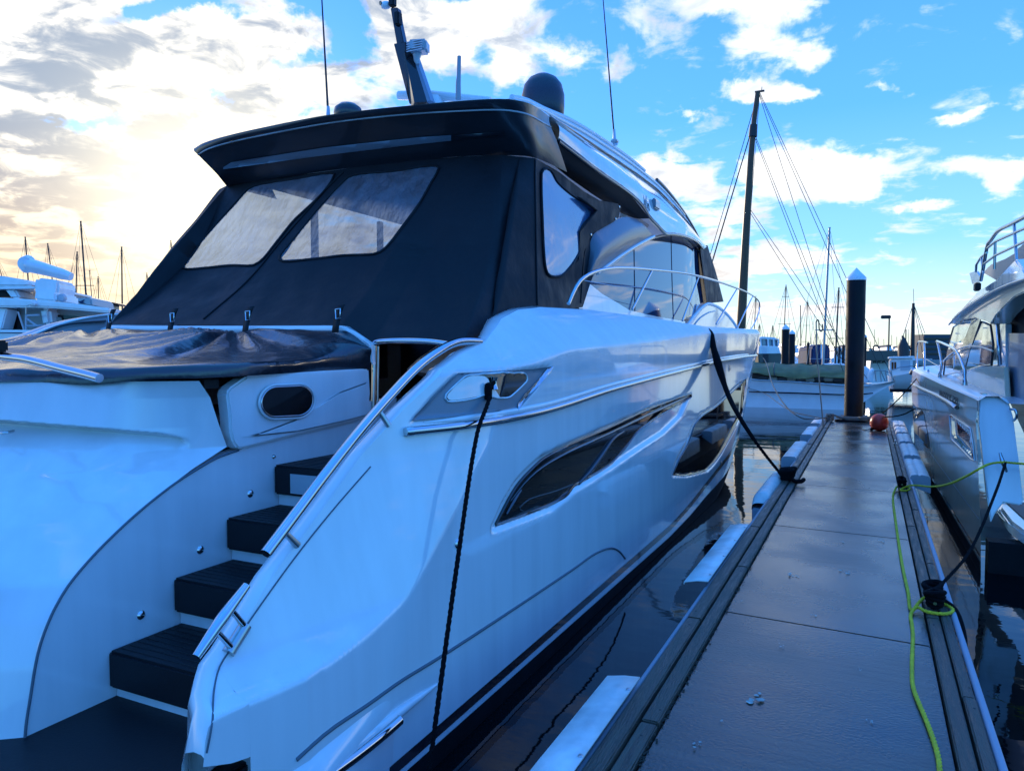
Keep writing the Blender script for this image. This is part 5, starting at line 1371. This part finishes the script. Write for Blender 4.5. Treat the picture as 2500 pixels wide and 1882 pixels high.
prism('helm_cover', [X(a, b, 1.5) for a, b in ((2120, 590), (2135, 572), (2165, 560), (2190, 545), (2200, 530), (2230, 510), (2230, 610), (2150, 608))], (.5, 0, 0), mat('vinyl_cover', (.10, .12, .16), .4), rbt, bevel=.03)
box('side_lamp', X(2111, 620, 1.10), (.06, .18, .09), BLACKP, rbt, bevel=.01)
fr = tube('flybridge_rail', [X(a, b, 1.2) for a, b in ((2119, 606), (2122, 590), (2133, 530), (2140, 520), (2155, 500), (2189, 482), (2230, 460))], .020, STEEL, rbt, curve=30, seg=8)
for q in (((2133, 536), (2150, 522), (2190, 504), (2230, 486)), ((2126, 570), (2150, 552), (2192, 532), (2230, 514)), ((2108, 588), (2109, 572), (2119, 556), (2132, 546)), ((2150, 523), (2148, 582)), ((2191, 486), (2196, 562)), ((2120, 557), (2124, 590))):
    tube('rail', [X(a, b, 1.2) for a, b in q], .014, STEEL, fr, seg=8)
# pulpit and side rails
for q in (((1981, 806), (1981, 760), (1982, 742), (1990, 738), (2003, 740)), ((1997, 806), (1997, 760), (1996, 738)), ((2030, 812), (2034, 790), (2028, 752), (2024, 738)), ((2084, 828), (2086, 810), (2077, 780), (2064, 757), (2040, 743), (2024, 737))):
    tube('pulpit_rail', [X(a, b, .98) for a, b in q], .018, CHROME, rbt, curve=20, seg=8)
tube('handrail', [X(a, b, 1.25) for a, b in ((2035, 782), (2060, 760), (2090, 748), (2120, 750), (2144, 758))], .012, STEEL, rbt, curve=20)
tube('guard_wire', [X(a, b, 1.0) for a, b in ((1999, 775), (2015, 784), (2030, 792))], .006, STEEL, rbt, curve=8)
for a, b in ((2005, 805), (2030, 812), (2084, 828)):
    lathe('rail_foot', [(.03, -.02), (.026, .02), (.016, .06), (0, .07)], X(a, b, .98), CHROME, rbt, 12)
prism('fore_cabin', [X(a, b, 1.5) for a, b in ((2010, 812), (2020, 795), (2038, 778), (2052, 790), (2065, 815), (2040, 822))], (1.2, 0, 0), GEL, rbt, bevel=.02)
tube('anchor_roller', [Y(1974, 798, 20.6), Y(1968, 806, 20.9)], .05, STEEL, rbt)

# ================================================================ moored boats beyond
def hull_mesh(name, c, L_, B, h, ang, m, parent, sheer=.25, over=.0, tb=.85, n=24):
    """double-ended-ish hull, bow along +local y"""
    R = Matrix.Rotation(ang, 3, 'Z'); rows = []
    for t in np.linspace(-1, 1, 9):
        row = []
        for s in np.linspace(0, 1, n):
            w = B / 2 * (tb + (1 - tb) * min(1, s * 3)) * (1 - max(0, (s - .45) / .55) ** 2.2)
            ztop_ = h * (1 + sheer * (s ** 2) + .05 * (1 - s))
            a = abs(t); side = 1 if t > 0 else -1
            z = -.3 + (ztop_ + .3) * a ** .8; x = side * w * (.0 + a ** .35 * (.80 + .2 * a))
            y = L_ * (s - .5) + over * (z / h) * max(0, s - .7) / .3 * 1.0
            row.append(Vector(c) + R @ Vector((x, y, z)))
        rows.append(row)
    hl = gridmesh(name, rows, m, parent)
    dk = []
    top = rows[-1]; bot = rows[0]
    gridmesh('deck', [[a + Vector((0, 0, -.03)) for a in bot], [a + Vector((0, 0, -.03)) for a in top]], WHITE, parent)
    tr_ = [r[0] for r in rows]; mesh('transom', tr_, [tuple(range(len(tr_)))], m, parent, smooth=False)
    return hl

# classic white sailing yacht under a green tarp
sb = thing('sailing_yacht', 'white classic sailing yacht under a long green tarp, lying across the end of the dock', 'sailboat')
yb_ = 29.5
def SY(a, b, dy=0): return Y(a, b, yb_ + dy)
topl = [(1560, 805), (1600, 814), (1640, 820), (1700, 823), (1760, 826), (1820, 830), (1870, 831), (1905, 828), (1935, 822)]
wl = [(1560, 872), (1600, 874), (1640, 875), (1700, 876), (1760, 877), (1820, 877), (1860, 872), (1900, 845), (1932, 829)]
r1 = [SY(a, b) for a, b in topl]; r3 = [SY(a, b, .12) for a, b in wl]
for p in r3[:6]: p.z = -.1
r2 = [a.lerp(b, .55) + Vector((0, .05, 0)) for a, b in zip(r1, r3)]
sh = loft('hull', [r1, r2, r3], 50, 14, WHITE, sb)
loft('far_side', [[p + Vector((0, 3.0 * (1 - (i / 8) ** 3), 0)) for i, p in enumerate(r1)], [p + Vector((0, 2.0 * (1 - (i / 8) ** 3), 0)) for i, p in enumerate(r3)]], 40, 4, WHITE, sb)
loft('deck', [r1, [p + Vector((0, 3.0 * (1 - (i / 8) ** 3), 0)) for i, p in enumerate(r1)]], 40, 3, WHITE, sb)
loft('waterline_stripe', [[SY(a, b, -.03) for a, b in ((1560, 842), (1640, 845), (1760, 849), (1822, 851), (1862, 850), (1886, 848))], [SY(a, b, -.03) for a, b in ((1560, 845), (1640, 848), (1760, 852), (1822, 854), (1862, 853), (1886, 850))]], 30, 3, STRIPE, sb)
tube('cove_line', [SY(a, b, -.04) for a, b in ((1600, 818), (1640, 821), (1700, 824), (1760, 828), (1820, 833), (1880, 834))], .02, GELG, sb, curve=30, seg=5)
for q in range(8):
    a = 1640 + q * 25
    box('freeing_port', SY(a, 821 + q * 1.0, -.03), (.28, .02, .03), DARKM, sb)
# dark sheet painted as the tarp's shade, bits of gear, then the tarp itself
loft('tarp_shade_sheet', [[SY(a, b, .35) for a, b in ((1600, 795), (1700, 800), (1822, 812), (1850, 812))], [SY(a, b, .35) for a, b in ((1600, 818), (1700, 824), (1822, 830), (1850, 832))]], 20, 3, DARKM, sb)
tp = [(1590, 779), (1628, 782), (1665, 784), (1700, 786), (1760, 787), (1822, 789), (1836, 790)]
tq = [(1590, 806), (1628, 807), (1665, 811), (1700, 815), (1735, 818), (1780, 814), (1836, 821)]
T1 = cr([SY(a, b, 1.2) for a, b in tp], 80); T2 = cr([SY(a, b, -.05) for a, b in tq], 80)
rows = []
for v in np.linspace(0, 1, 22):
    rows.append([a.lerp(b, v) + Vector((0, -.5 * sin(pi * v) * .6 + .10 * noise.noise(Vector((a.x * 1.6 + v * 2.5, v * 2, 0))), .05 * noise.noise(Vector((a.x * 2.2, v * 1.5, 4))))) for a, b in zip(T1, T2)])
gridmesh('tarp', rows, TARP, sb)
gridmesh('tarp_far_side', [[a for a in T1], [a + Vector((0, 1.6, -.7)) for a in T1]], TARP, sb)
tube('tarp_seam', [rows[i][28] + Vector((0, -.02, 0)) for i in range(22)], .02, DARKM, sb, seg=5)
for q in range(9):
    p = SY(1650 + q * 20, 818 + (q % 3), .1); box('deck_gear', p, (.35, .2, .16), mat('gear', (.25, .22, .16), .7) if q % 2 else DARKM, sb, bevel=.04)
# fore end clutter
gr_ = [(1872, 826), (1876, 800), (1884, 796), (1887, 806)]
prism('fore_hatch', [SY(a, b, .4) for a, b in ((1842, 828), (1846, 800), (1868, 790), (1880, 800), (1882, 827))], (0, 1.0, 0), WHITE, sb, bevel=.04)
tube('fender', [SY(1880, 822, .2), SY(1882, 806, .2), SY(1889, 800, .2)], .12, WHITE, sb, curve=8, seg=12)
for a in (1893, 1904, 1916, 1928): tube('pulpit_post', [SY(a, 824, .1), SY(a - 3, 800, .1)], .02, ALU, sb)
tube('pulpit_rail', [SY(1884, 802, .1), SY(1905, 800, .1), SY(1925, 806, .1)], .02, ALU, sb, curve=12)
# wooden mast and rigging
mw = tube('mast', [SY(1596, 790, 1.2), SY(1601, 700, 1.2), SY(1613, 480, 1.2), SY(1627, 280, 1.2), SY(1637, 198, 1.2)], [.19, .18, .15, .12, .09], MASTW, sb, curve=30, seg=12)
box('masthead', SY(1641, 198, 1.2), (.35, .1, .05), DARKM, mw)
tube('hounds', [SY(1628, 270, 1.2), SY(1626, 296, 1.2)], [.15, .17], DARKM, mw)
tube('wind_vane', [SY(1645, 198, 1.2), SY(1646, 188, 1.2)], .012, DARKM, mw)
rig = [((1639, 200), (1880, 750)), ((1641, 200), (1935, 770)), ((1639, 202), (1798, 700)), ((1628, 285), (1812, 745)), ((1626, 286), (1800, 745)), ((1612, 440), (1840, 770)), ((1612, 446), (1815, 770)),
       ((1637, 205), (1520, 500)), ((1622, 285), (1524, 530)), ((1622, 288), (1520, 545)), ((1640, 215), (1608, 640)), ((1633, 215), (1600, 640))]
rl_ = []
for (a, b), (c, d) in rig[:7]:
    # stays run on down to the bowsprit region along the same line
    k = (824 - b) / (d - b); c2, d2 = a + (c - a) * k, 824
    c2 = min(c2, 1932); rl_.append(([SY(a, b, 1.2), SY(c2, d2, .3)], .011))
for (a, b), (c, d) in rig[7:10]:
    rl_.append(([SY(a, b, 1.2), SY(a + (c - a) * (800 - b) / (d - b) * .75, 800, 2.5)], .014))
for (a, b), (c, d) in rig[10:]: rl_.append(([SY(a, b, 1.2), SY(c, d, 1.2), SY(c, 790, 1.2)], .010))
multi_tube('rigging', rl_, DARKM, mw, seg=5)
tube('boom', [SY(1599, 745, 1.1), SY(1500, 752, 1.1)], .08, MASTW, mw)

# ---------------------------------------------------------------- other craft
def mast(px0, y0, px1, y1, dist, w, label, group, spread=(), stays=True, m=DARKM, hull_=True, col=WHITE, furl=False):
    t = thing('sailboat', label, 'sailboat', group)
    a, b = D(px0, y0, dist), D(px1, y1, dist); r = w * 1.13 * dist / 3600
    foot = Vector((b.x + (b.x - a.x) / max(.1, a.z - b.z) * (b.z - .9), b.y, .9))
    ms = tube('mast', [foot, a], [r, r * .75], m, t, seg=8)
    lines = []
    for sy, sw in spread:
        f = (sy - y1) / (y0 - y1); c = b.lerp(a, f); hw = sw * 1.13 * dist / 1800
        tube('spreader', [c - RT * hw, c + RT * hw], r * .4, m, ms, seg=5)
    if stays:
        k = (a.z - .8); lw = max(.006, dist * .00022)
        for s in (-.26, .26, -.12, .12):
            lines.append(([a, foot + RT * (k * s) + Vector((0, 0, 0))], lw))
        multi_tube('rigging', lines, m, ms, seg=4)
    box('masthead', a, (.3 * r * 6, .05, .04), m, ms)
    if hull_: hull_mesh('hull', (foot.x, foot.y, 0), 9, 2.8, .95, rnd.choice([.4, -1.2, 1.5, 2.8]), col, t)
    box('cabin_top', (foot.x, foot.y, 1.15), (1.4, 1.8, .45), col, t, bevel=.08)
    return t
gm = 'sailboats beyond the green tarp'
mast(1792, 492, 1779, 760, 44, 5.5, 'sailboat with the tall pale mast, two spreaders, left of the black piling', gm, ((713, 21),), m=ALU)
mast(1812, 622, 1806, 745, 50, 4, 'sailboat with a bare dark mast just left of the tall piling', gm, ((664, 14), (731, 16)))
mast(1698, 616, 1694, 712, 60, 2.4, 'sailboat whose thin mast rises above the thick capped piling', gm, ((641, 8), (700, 14)))
mast(1729, 660, 1730, 745, 62, 2.4, 'sailboat with a plain short mast topped by a lamp bracket', gm, (), stays=False)
mast(1745, 650, 1740, 742, 75, 1.8, 'sailboat with a slim mast right of the lamp topped mast', gm, ((703, 7), (738, 8)))
mast(1633, 640, 1628, 735, 70, 2.2, 'sailboat behind the yacht bow rail with one low spreader', gm, ((724, 13),))
mast(1641, 700, 1640, 736, 80, 1.4, 'small mast close right of the bow rail mast', gm)
mast(1669, 703, 1671, 748, 72, 1.8, 'sailboat mast over the white wheelhouse', gm)
mast(1764, 715, 1764, 745, 85, 1.4, 'faint sailboat mast with two small spreaders', gm, ((729, 6),))
ORD = 'first second third fourth fifth sixth seventh eighth ninth tenth eleventh twelfth thirteenth fourteenth fifteenth sixteenth seventeenth eighteenth nineteenth twentieth twenty-first twenty-second twenty-third twenty-fourth twenty-fifth twenty-sixth'.split()
for i, (px, y0) in enumerate(sorted(((1620, 722), (1648, 728), (1658, 720), (1664, 735), (1722, 735), (1752, 728), (1758, 736), (1772, 734), (1788, 730), (1800, 735), (1826, 712), (1851, 726), (1889, 712), (1897, 730), (1926, 724), (1945, 732), (1953, 735), (1937, 728), (1909, 733), (1962, 712), (1612, 738), (1684, 728), (1704, 740), (1780, 742), (1832, 738), (1880, 738)))):
    mast(px, y0, px + .5, 752, 110 + 7 * (i % 5), 1.1, ORD[i] + ' thin mast on the far skyline counting right from the large yacht bow', 'thin masts on the far skyline', stays=False)

# fishing boat with twin white house, right of the tall piling
fb = thing('fishing_boat', 'white fishing boat with dark mast and boom just left of the beige boat bow', 'boat')
fy = 38.
def FB(a, b, d=0): return Y(a, b, fy + d)
r1 = [FB(a, b) for a, b in ((1918, 812), (1928, 813), (1945, 810), (1965, 806), (1990, 803))]
r3 = [FB(a, b, .6) for a, b in ((1922, 846), (1930, 846), (1945, 846), (1965, 846), (1990, 846))]
r1[0] += Vector((0, 1.5, 0)); r3[0] += Vector((0, 1.0, 0))
loft('hull', [r1, [a.lerp(b, .5) + Vector((0, -.1, 0)) for a, b in zip(r1, r3)], r3], 24, 8, WHITE, fb)
loft('antifouling', [[FB(a, 840, -.02) for a in (1922, 1940, 1990)], [FB(a, 847, -.02) for a in (1922, 1940, 1990)]], 8, 3, ANTI, fb)
prism('wheelhouse', [FB(a, b, .5) for a, b in ((1922, 812), (1922, 780), (1926, 775), (1972, 774), (1972, 810))], (0, 2.5, 0), WHITE, fb, bevel=.03)
prism('wheelhouse_roof', [FB(a, b, .4) for a, b in ((1919, 775), (1921, 771), (1976, 769), (1976, 774))], (0, 2.8, 0), WHITE, fb, bevel=.02)
for a in (1926, 1932): prism('window', [FB(x, y_, .47) for x, y_ in ((a, 782), (a + 4, 782), (a + 4, 797), (a, 798))], (0, .02, 0), GLASS, fb)
prism('front_panel', [FB(x, y_, .47) for x, y_ in ((1945, 779), (1966, 779), (1966, 800), (1945, 801))], (0, .02, 0), mat('pale_shade', (.45, .5, .55), .4), fb)
fm = tube('mast', [FB(1971, 770, 1.5), FB(1972, 700, 1.5), FB(1973, 655, 1.5)], [.10, .08, .06], DARKM, fb)
multi_tube('rigging', [([FB(1973, 655, 1.5), FB(a, b, 1.5)], .012) for a, b in ((1940, 760), (1936, 775), (1998, 720), (2008, 775), (1992, 760))] + [([FB(1974, 655, 1.5), FB(1973, 624, 1.5)], .012)], DARKM, fm, seg=5)
tube('derrick', [FB(1950, 725, 1.4), FB(1950, 770, 1.4)], .05, DARKM, fb); tube('boom', [FB(1950, 732, 1.4), FB(1968, 755, 1.4)], .04, DARKM, fb)
tube('loudspeaker_post', [FB(1957, 712, 1.4), FB(1956, 770, 1.4)], .025, DARKM, fb)
lathe('funnel', [(.22, 0), (.26, .5), (.12, .8), (0, 1.0)], FB(1951, 772, 1.3), DARKM, fb, 14)
tube('deck_rail', [FB(1925, 800, .3), FB(1945, 793, .3), FB(1975, 790, .3)], .02, ALU, fb)

# pilot-style lamp mast with camera head
lmp = D(1921, 686, 60)
lp_ = tube('street_lamp', [Vector((lmp.x, lmp.y, 0)), lmp], .055, DARKM, None); tag(lp_, 'tall thin lamp post standing between the tall piling and the fishing boat', 'lamp post')
box('lamp_head', lmp + Vector((-.25, 0, .05)), (.75, .3, .28), DARKM, lp_, bevel=.05)
lm2 = D(1728, 662, 64)

# dark-topped cruiser and small runabout right of the piling
def block_boat(name, label, px0, px1, ytop, ydeck, ywater, dist, roof, body, cat='motorboat', group=None, windows=True):
    t = thing(name, label, cat, group)
    F = lambda a, b, d=0: D(a, b, dist + d)
    w = px1 - px0
    pts = [(px0, ydeck), (px0 + w * .06, ydeck - 2), (px1 - w * .1, ydeck - 1), (px1, ydeck - 3), (px1 - w * .12, ywater), (px0 + w * .03, ywater)]
    prism('hull', [F(a, b) for a, b in pts], FW * 2.6, body, t, bevel=.05)
    hh = ydeck - ytop
    prism('cabin', [F(a, b, .2) for a, b in ((px0 + w * .12, ydeck), (px0 + w * .18, ytop + hh * .15), (px1 - w * .30, ytop + hh * .15), (px1 - w * .16, ydeck))], FW * 2.0, WHITE, t, bevel=.04)
    prism('roof', [F(a, b, .0) for a, b in ((px0 + w * .13, ytop + hh * .18), (px0 + w * .16, ytop), (px1 - w * .32, ytop), (px1 - w * .27, ytop + hh * .18))], FW * 2.3, roof, t, bevel=.03)
    if windows:
        for k in range(3):
            x0 = px0 + w * (.22 + .15 * k)
            prism('window', [F(a, b, .18) for a, b in ((x0, ytop + hh * .3), (x0 + w * .11, ytop + hh * .3), (x0 + w * .11, ytop + hh * .62), (x0, ytop + hh * .62))], FW * .02, GLASS, t)
    return t
block_boat('motorboat', 'small cruiser with a wide dark canopy roof right of the tall piling', 1872, 1935, 760, 800, 838, 46, NAVY, WHITE)
box('canopy', D(1903, 768, 45.5), (3.1, 1.6, .62), NAVY, bpy.data.objects['motorboat'], bevel=.08, rot=YAW)
tube('arch', [D(a, b, 45.5) for a, b in ((1889, 762), (1886, 752), (1892, 746), (1900, 752))], .05, DARKM, bpy.data.objects['motorboat'], curve=10)
wb = thing('motorboat', 'white wheelhouse motorboat with a bright blue front beside the yacht bow', 'motorboat')
WD = lambda a, b, d=0: D(a, b, 40 + d)
prism('hull', [WD(a, b) for a, b in ((1638, 764), (1690, 763), (1684, 800), (1640, 800))], FW * 3, NAVY, wb, bevel=.05)
prism('cabin_front', [WD(a, b, .1) for a, b in ((1640, 747), (1682, 748), (1687, 765), (1639, 765))], FW * 2.0, GEL, wb, bevel=.03)
prism('windscreen', [WD(a, b, .5) for a, b in ((1645, 732), (1678, 734), (1682, 748), (1642, 747))], FW * .05, GLASSB, wb)
prism('roof', [WD(a, b, .4) for a, b in ((1640, 732), (1645, 727), (1675, 729), (1682, 735))], FW * 1.8, WHITE, wb, bevel=.03)
for a in (1643, 1659, 1671, 1681): tube('window_post', [WD(a, 732, .35), WD(a + 1, 748, .35)], .045, WHITE, wb, seg=6)
block_boat('motorboat', 'white cruiser partly hidden between the wheelhouse boat and the capped pilings', 1686, 1720, 742, 772, 798, 50, WHITE, WHITE)
bc = thing('motorboat', 'boat under a dark blue canvas cover above the green tarp', 'motorboat')
BD = lambda a, b, d=0: D(a, b, 52 + d)
prism('cover', [BD(a, b) for a, b in ((1752, 786), (1754, 752), (1762, 744), (1790, 743), (1794, 750), (1794, 786))], FW * 2.5, BLUEC, bc, bevel=.1)
tube('pole', [BD(1774, 744, -.05), BD(1774, 774, -.05)], .05, WHITE, bc); tube('deck_rail', [BD(1750, 775, -.1), BD(1794, 776, -.1)], .03, ALU, bc)
block_boat('motorboat', 'blue and white cruiser between the blue cover and the tall piling', 1796, 1836, 752, 775, 798, 54, GELG, WHITE)
rnd2 = random.Random(11)
gname = 'boats crowded along the far pontoons'
for i in range(26):
    px = 1650 + i * 12.5 + rnd2.uniform(-3, 3)
    block_boat('far_boat', ORD[i] + ' small boat in the far crowded row counting right from the large yacht bow', px, px + rnd2.uniform(14, 24), 748 + rnd2.uniform(-4, 5), 762, 772, 95 + rnd2.uniform(-12, 12), rnd2.choice([WHITE, NAVY, BLUEC, GELG]), rnd2.choice([WHITE, WHITE, NAVY, GELG]), 'motorboat', gname, windows=False)

# ---------------------------------------------------------------- left background: neighbouring yacht and masts
ny = thing('neighbour_yacht', 'white flybridge yacht with a long radar scanner beyond the sunpad cover', 'yacht')
ND = lambda a, b, d=0: D(a, b, 12.5 + d)
q8 = lambda a, b: (a * .17005, 477.8 + b * .17005)
def NQ(a, b, d=0): return ND(*q8(a, b), d)
prism('flybridge_deck', [NQ(a, b) for a, b in ((-600, 1075), (-600, 965), (60, 970), (420, 995), (900, 1040), (1400, 1105), (1395, 1165), (1000, 1130), (600, 1100), (330, 1095), (0, 1095))], FW * 2.5, GEL, ny, bevel=.03)
prism('deck_nose', [NQ(a, b, -.08) for a, b in ((300, 1015), (400, 1000), (450, 1060), (345, 1080))], FW * .1, GEL, ny, bevel=.02)
prism('saloon_wall', [NQ(a, b, .5) for a, b in ((-600, 1090), (1390, 1150), (1390, 1500), (-600, 1500))], FW * 1.8, mat('cream_wall', (.45, .44, .40), .5), ny)
prism('dark_opening', [NQ(a, b, .42) for a, b in ((90, 1120), (230, 1140), (270, 1370), (20, 1370))], FW * .05, GLASS, ny)
prism('side_window', [NQ(a, b, .42) for a, b in ((630, 1180), (1050, 1215), (1100, 1240), (900, 1300), (660, 1320))], FW * .05, GLASS, ny, bevel=.01)
prism('painted_reflection', [NQ(a, b, .38) for a, b in ((675, 1215), (770, 1222), (800, 1290), (680, 1310))], FW * .02, mat('pale_reflection_pane', (.3, .34, .32), .1), ny)  # pale patch painted as a reflection on the dark side window
prism('pillar', [NQ(a, b, .2) for a, b in ((490, 1100), (620, 1110), (650, 1310), (530, 1330))], FW * .4, GEL, ny, bevel=.05)
prism('wing_pillar', [NQ(a, b, .1) for a, b in ((-300, 1100), (90, 1110), (20, 1370), (-300, 1380))], FW * .3, GEL, ny, bevel=.02)
for q in (((230, 1150), (320, 1420)), ((330, 1190), (330, 1380)), ((330, 1200), (500, 1190)), ((345, 1240), (470, 1330)), ((330, 1330), (640, 1325))):
    tube('ladder_rail', [NQ(a, b, .1) for a, b in q], .018, GELG, ny, seg=6)
prism('hull', [NQ(a, b, -.3) for a, b in ((-600, 1375), (270, 1380), (500, 1380), (700, 1340), (1400, 1300), (1400, 2300), (-600, 2300))], FW * 4, GEL, ny, bevel=.03)
tube('hull_line', [NQ(a, b, -.33) for a, b in ((-600, 1415), (280, 1418))], .008, NAVY, ny)
prism('flybridge_seat', [NQ(a, b, .6) for a, b in ((-600, 660), (0, 690), (360, 750), (420, 830), (300, 835), (-600, 830))], FW * 1.2, GEL, ny, bevel=.04)
prism('flybridge_bridge', [NQ(a, b, .5) for a, b in ((-600, 845), (600, 830), (600, 855), (-600, 870))], FW * 1.4, GEL, ny, bevel=.01)
prism('dark_seat', [NQ(a, b, .7) for a, b in ((-100, 870), (40, 870), (120, 960), (-100, 960))], FW * .5, BLACKP, ny)
prism('arch_leg', [NQ(a, b, .6) for a, b in ((50, 860), (180, 860), (260, 980), (140, 980))], FW * .5, GEL, ny, bevel=.03)
ped = prism('radar_pedestal', [NQ(a, b, .4) for a, b in ((420, 1010), (440, 870), (410, 770), (470, 715), (730, 745), (745, 800), (730, 900), (690, 1010))], FW * .55, GEL, ny, bevel=.10)
prism('base', [NQ(a, b, .3) for a, b in ((440, 890), (700, 900), (710, 1020), (450, 1000))], FW * .7, GEL, ped, bevel=.03)
sc = tube('radar_scanner', [NQ(a, b, .5) for a, b in ((262, 545), (300, 545), (430, 575), (600, 620), (880, 700), (905, 708))], [.05, .125, .115, .105, .10, .07], GEL, ny, curve=30, seg=20)
lathe('hub', [(0, -.10), (.12, -.08), (.16, 0), (.12, .08), (0, .10)], NQ(345, 545, .5), GEL, sc, 20, axis=-FW)
o = text('scanner_lettering', 'RADAR', .05, NQ(610, 640, .5) - FW * .12, RT * 1 - UP * .28, UP, STEEL, sc)
bpy.data.objects.remove(o)
lathe('searchlight', [(0, -.06), (.06, -.05), (.075, 0), (.06, .05), (0, .06)], NQ(790, 975, .4), GELG, ny, 16, axis=-FW)
tube('antenna_strut', [NQ(330, 1095, .1), NQ(330, 1180, .1)], .01, STEEL, ny)
# tender and little houseboat beyond it
td = thing('covered_dinghy', 'small boat under a grey cover with a dark leaping emblem beyond the white yacht', 'boat')
TD = lambda a, b, d=0: D(*q8(a, b), 26 + d)
prism('cover', [TD(a, b) for a, b in ((910, 1040), (930, 980), (980, 955), (1080, 948), (1150, 975), (1170, 1080), (920, 1070))], FW * 1.5, GELG, td, bevel=.08)
prism('emblem', [TD(a, b, -.03) for a, b in ((960, 1000), (1010, 1020), (1070, 995), (1050, 1030), (1090, 1050), (1020, 1045))], FW * .02, BLUEC, td)
hb = thing('houseboat', 'little flat roofed wheelhouse with white posts right of the covered dinghy', 'boat')
prism('wheelhouse', [TD(a, b, 3) for a, b in ((1165, 1090), (1165, 1010), (1260, 1005), (1260, 1095))], FW * 1.5, GELG, hb, bevel=.02)
prism('roof', [TD(a, b, 2.8) for a, b in ((1150, 1000), (1230, 985), (1352, 1014), (1352, 1024), (1200, 1015))], FW * 2.0, DARKM, hb)
for a in (1180, 1205, 1230): prism('window', [TD(x, y_, 2.95) for x, y_ in ((a, 1025), (a + 16, 1025), (a + 16, 1070), (a, 1070))], FW * .02, GLASSB, hb)
for a in (1285, 1300, 1325): tube('post', [TD(a, 1018, 3), TD(a, 1095, 3)], .03, WHITE, hb)
prism('rail_panel', [TD(a, b, 3) for a, b in ((1260, 1060), (1345, 1065), (1345, 1110), (1165, 1105))], FW * .05, DARKM, hb)
prism('hull', [TD(a, b, 2.5) for a, b in ((1100, 1090), (1360, 1100), (1360, 1800), (1100, 1800))], FW * 2.5, NAVY, hb)
gl_ = 'sailboats beyond the neighbouring yacht'
def qm(a0, b0, a1, b1, dist, w, label, spread=(), **k):
    x0, y0 = q8(a0, b0); x1, y1 = q8(a1, b1)
    return mast(x0, y0, x1, y1, dist, w, label, gl_, [(q8(0, s)[1], v) for s, v in spread], **k)
qm(320, 205, 352, 740, 42, 3.6, 'sailboat with the thick mast rising behind the left end of the radar scanner')
qm(605, 285, 650, 590, 46, 3.0, 'sailboat with a leaning mast above the middle of the radar scanner')
qm(1025, 5, 1087, 940, 36, 4.2, 'sailboat with the tallest mast, right of the radar scanner', ((818, 20),))
qm(980, 392, 940, 940, 44, 3.4, 'sailboat with a shorter mast leaning right, just left of the tallest mast')
qm(1135, 628, 1165, 965, 50, 2.0, 'sailboat with a thin hook topped mast right of the tallest mast', stays=False)
qm(1246, 705, 1242, 975, 50, 2.4, 'sailboat with a short mast carrying a radar reflector')
qm(1545, 330, 1535, 970, 38, 3.8, 'sailboat with a straight mast beside the black canvas')
qm(-40, 450, 40, 680, 44, 2.0, 'sailboat with the mast at the far left edge')
qm(2170, 250, 2185, 580, 44, 2.4, 'sailboat with its thin mast touching the sloping canvas')
qm(1865, 660, 1868, 800, 46, 1.8, 'sailboat whose short mast just clears the canvas', )

# far shore: breakwater with a tower block
def shore():
    V, F = [], []; n = 120
    for i in range(n):
        a = radians(-50 + 150 * i / (n - 1)); r = 420
        x, y = -sin(a) * r, cos(a) * r
        h = 4.0 + 2.2 * noise.noise(Vector((i * .35, 0, 0))) + 1.2 * noise.noise(Vector((i * 1.3, 4, 0)))
        for rr_, z in ((r, -1), (r, h * .6), (r + 6, h), (r + 30, h * .8), (r + 60, -1)):
            V.append((x * rr_ / r, y * rr_ / r, z))
    for i in range(n - 1):
        for k in range(4): a = i * 5 + k; F.append((a, a + 1, a + 6, a + 5))
    o = mesh('far_shore', V, F, mat('far_trees', (.05, .07, .05), .9, noise_amt=.5, noise_scale=.1), None)
    tag(o, kind='structure')
shore()
tw = thing('tower_block', 'dark square tower block standing on the far shore beside the beige boat', 'building')
tp_ = D(2013, 723, 300); tb = D(2013, 762, 300)
box('wall', (tp_.x, tp_.y, tp_.z / 2), (11.5, 9, tp_.z), mat('tower_dark', (.05, .07, .09), .6), tw, rot=YAW)
for k in range(4): box('window_row', Vector((tp_.x, tp_.y, tp_.z - 1.8 - 2 * k)) - Vector((-sin(YAW), cos(YAW), 0)) * 4.6, (10.6, .2, .8), GLASS, tw, rot=YAW)
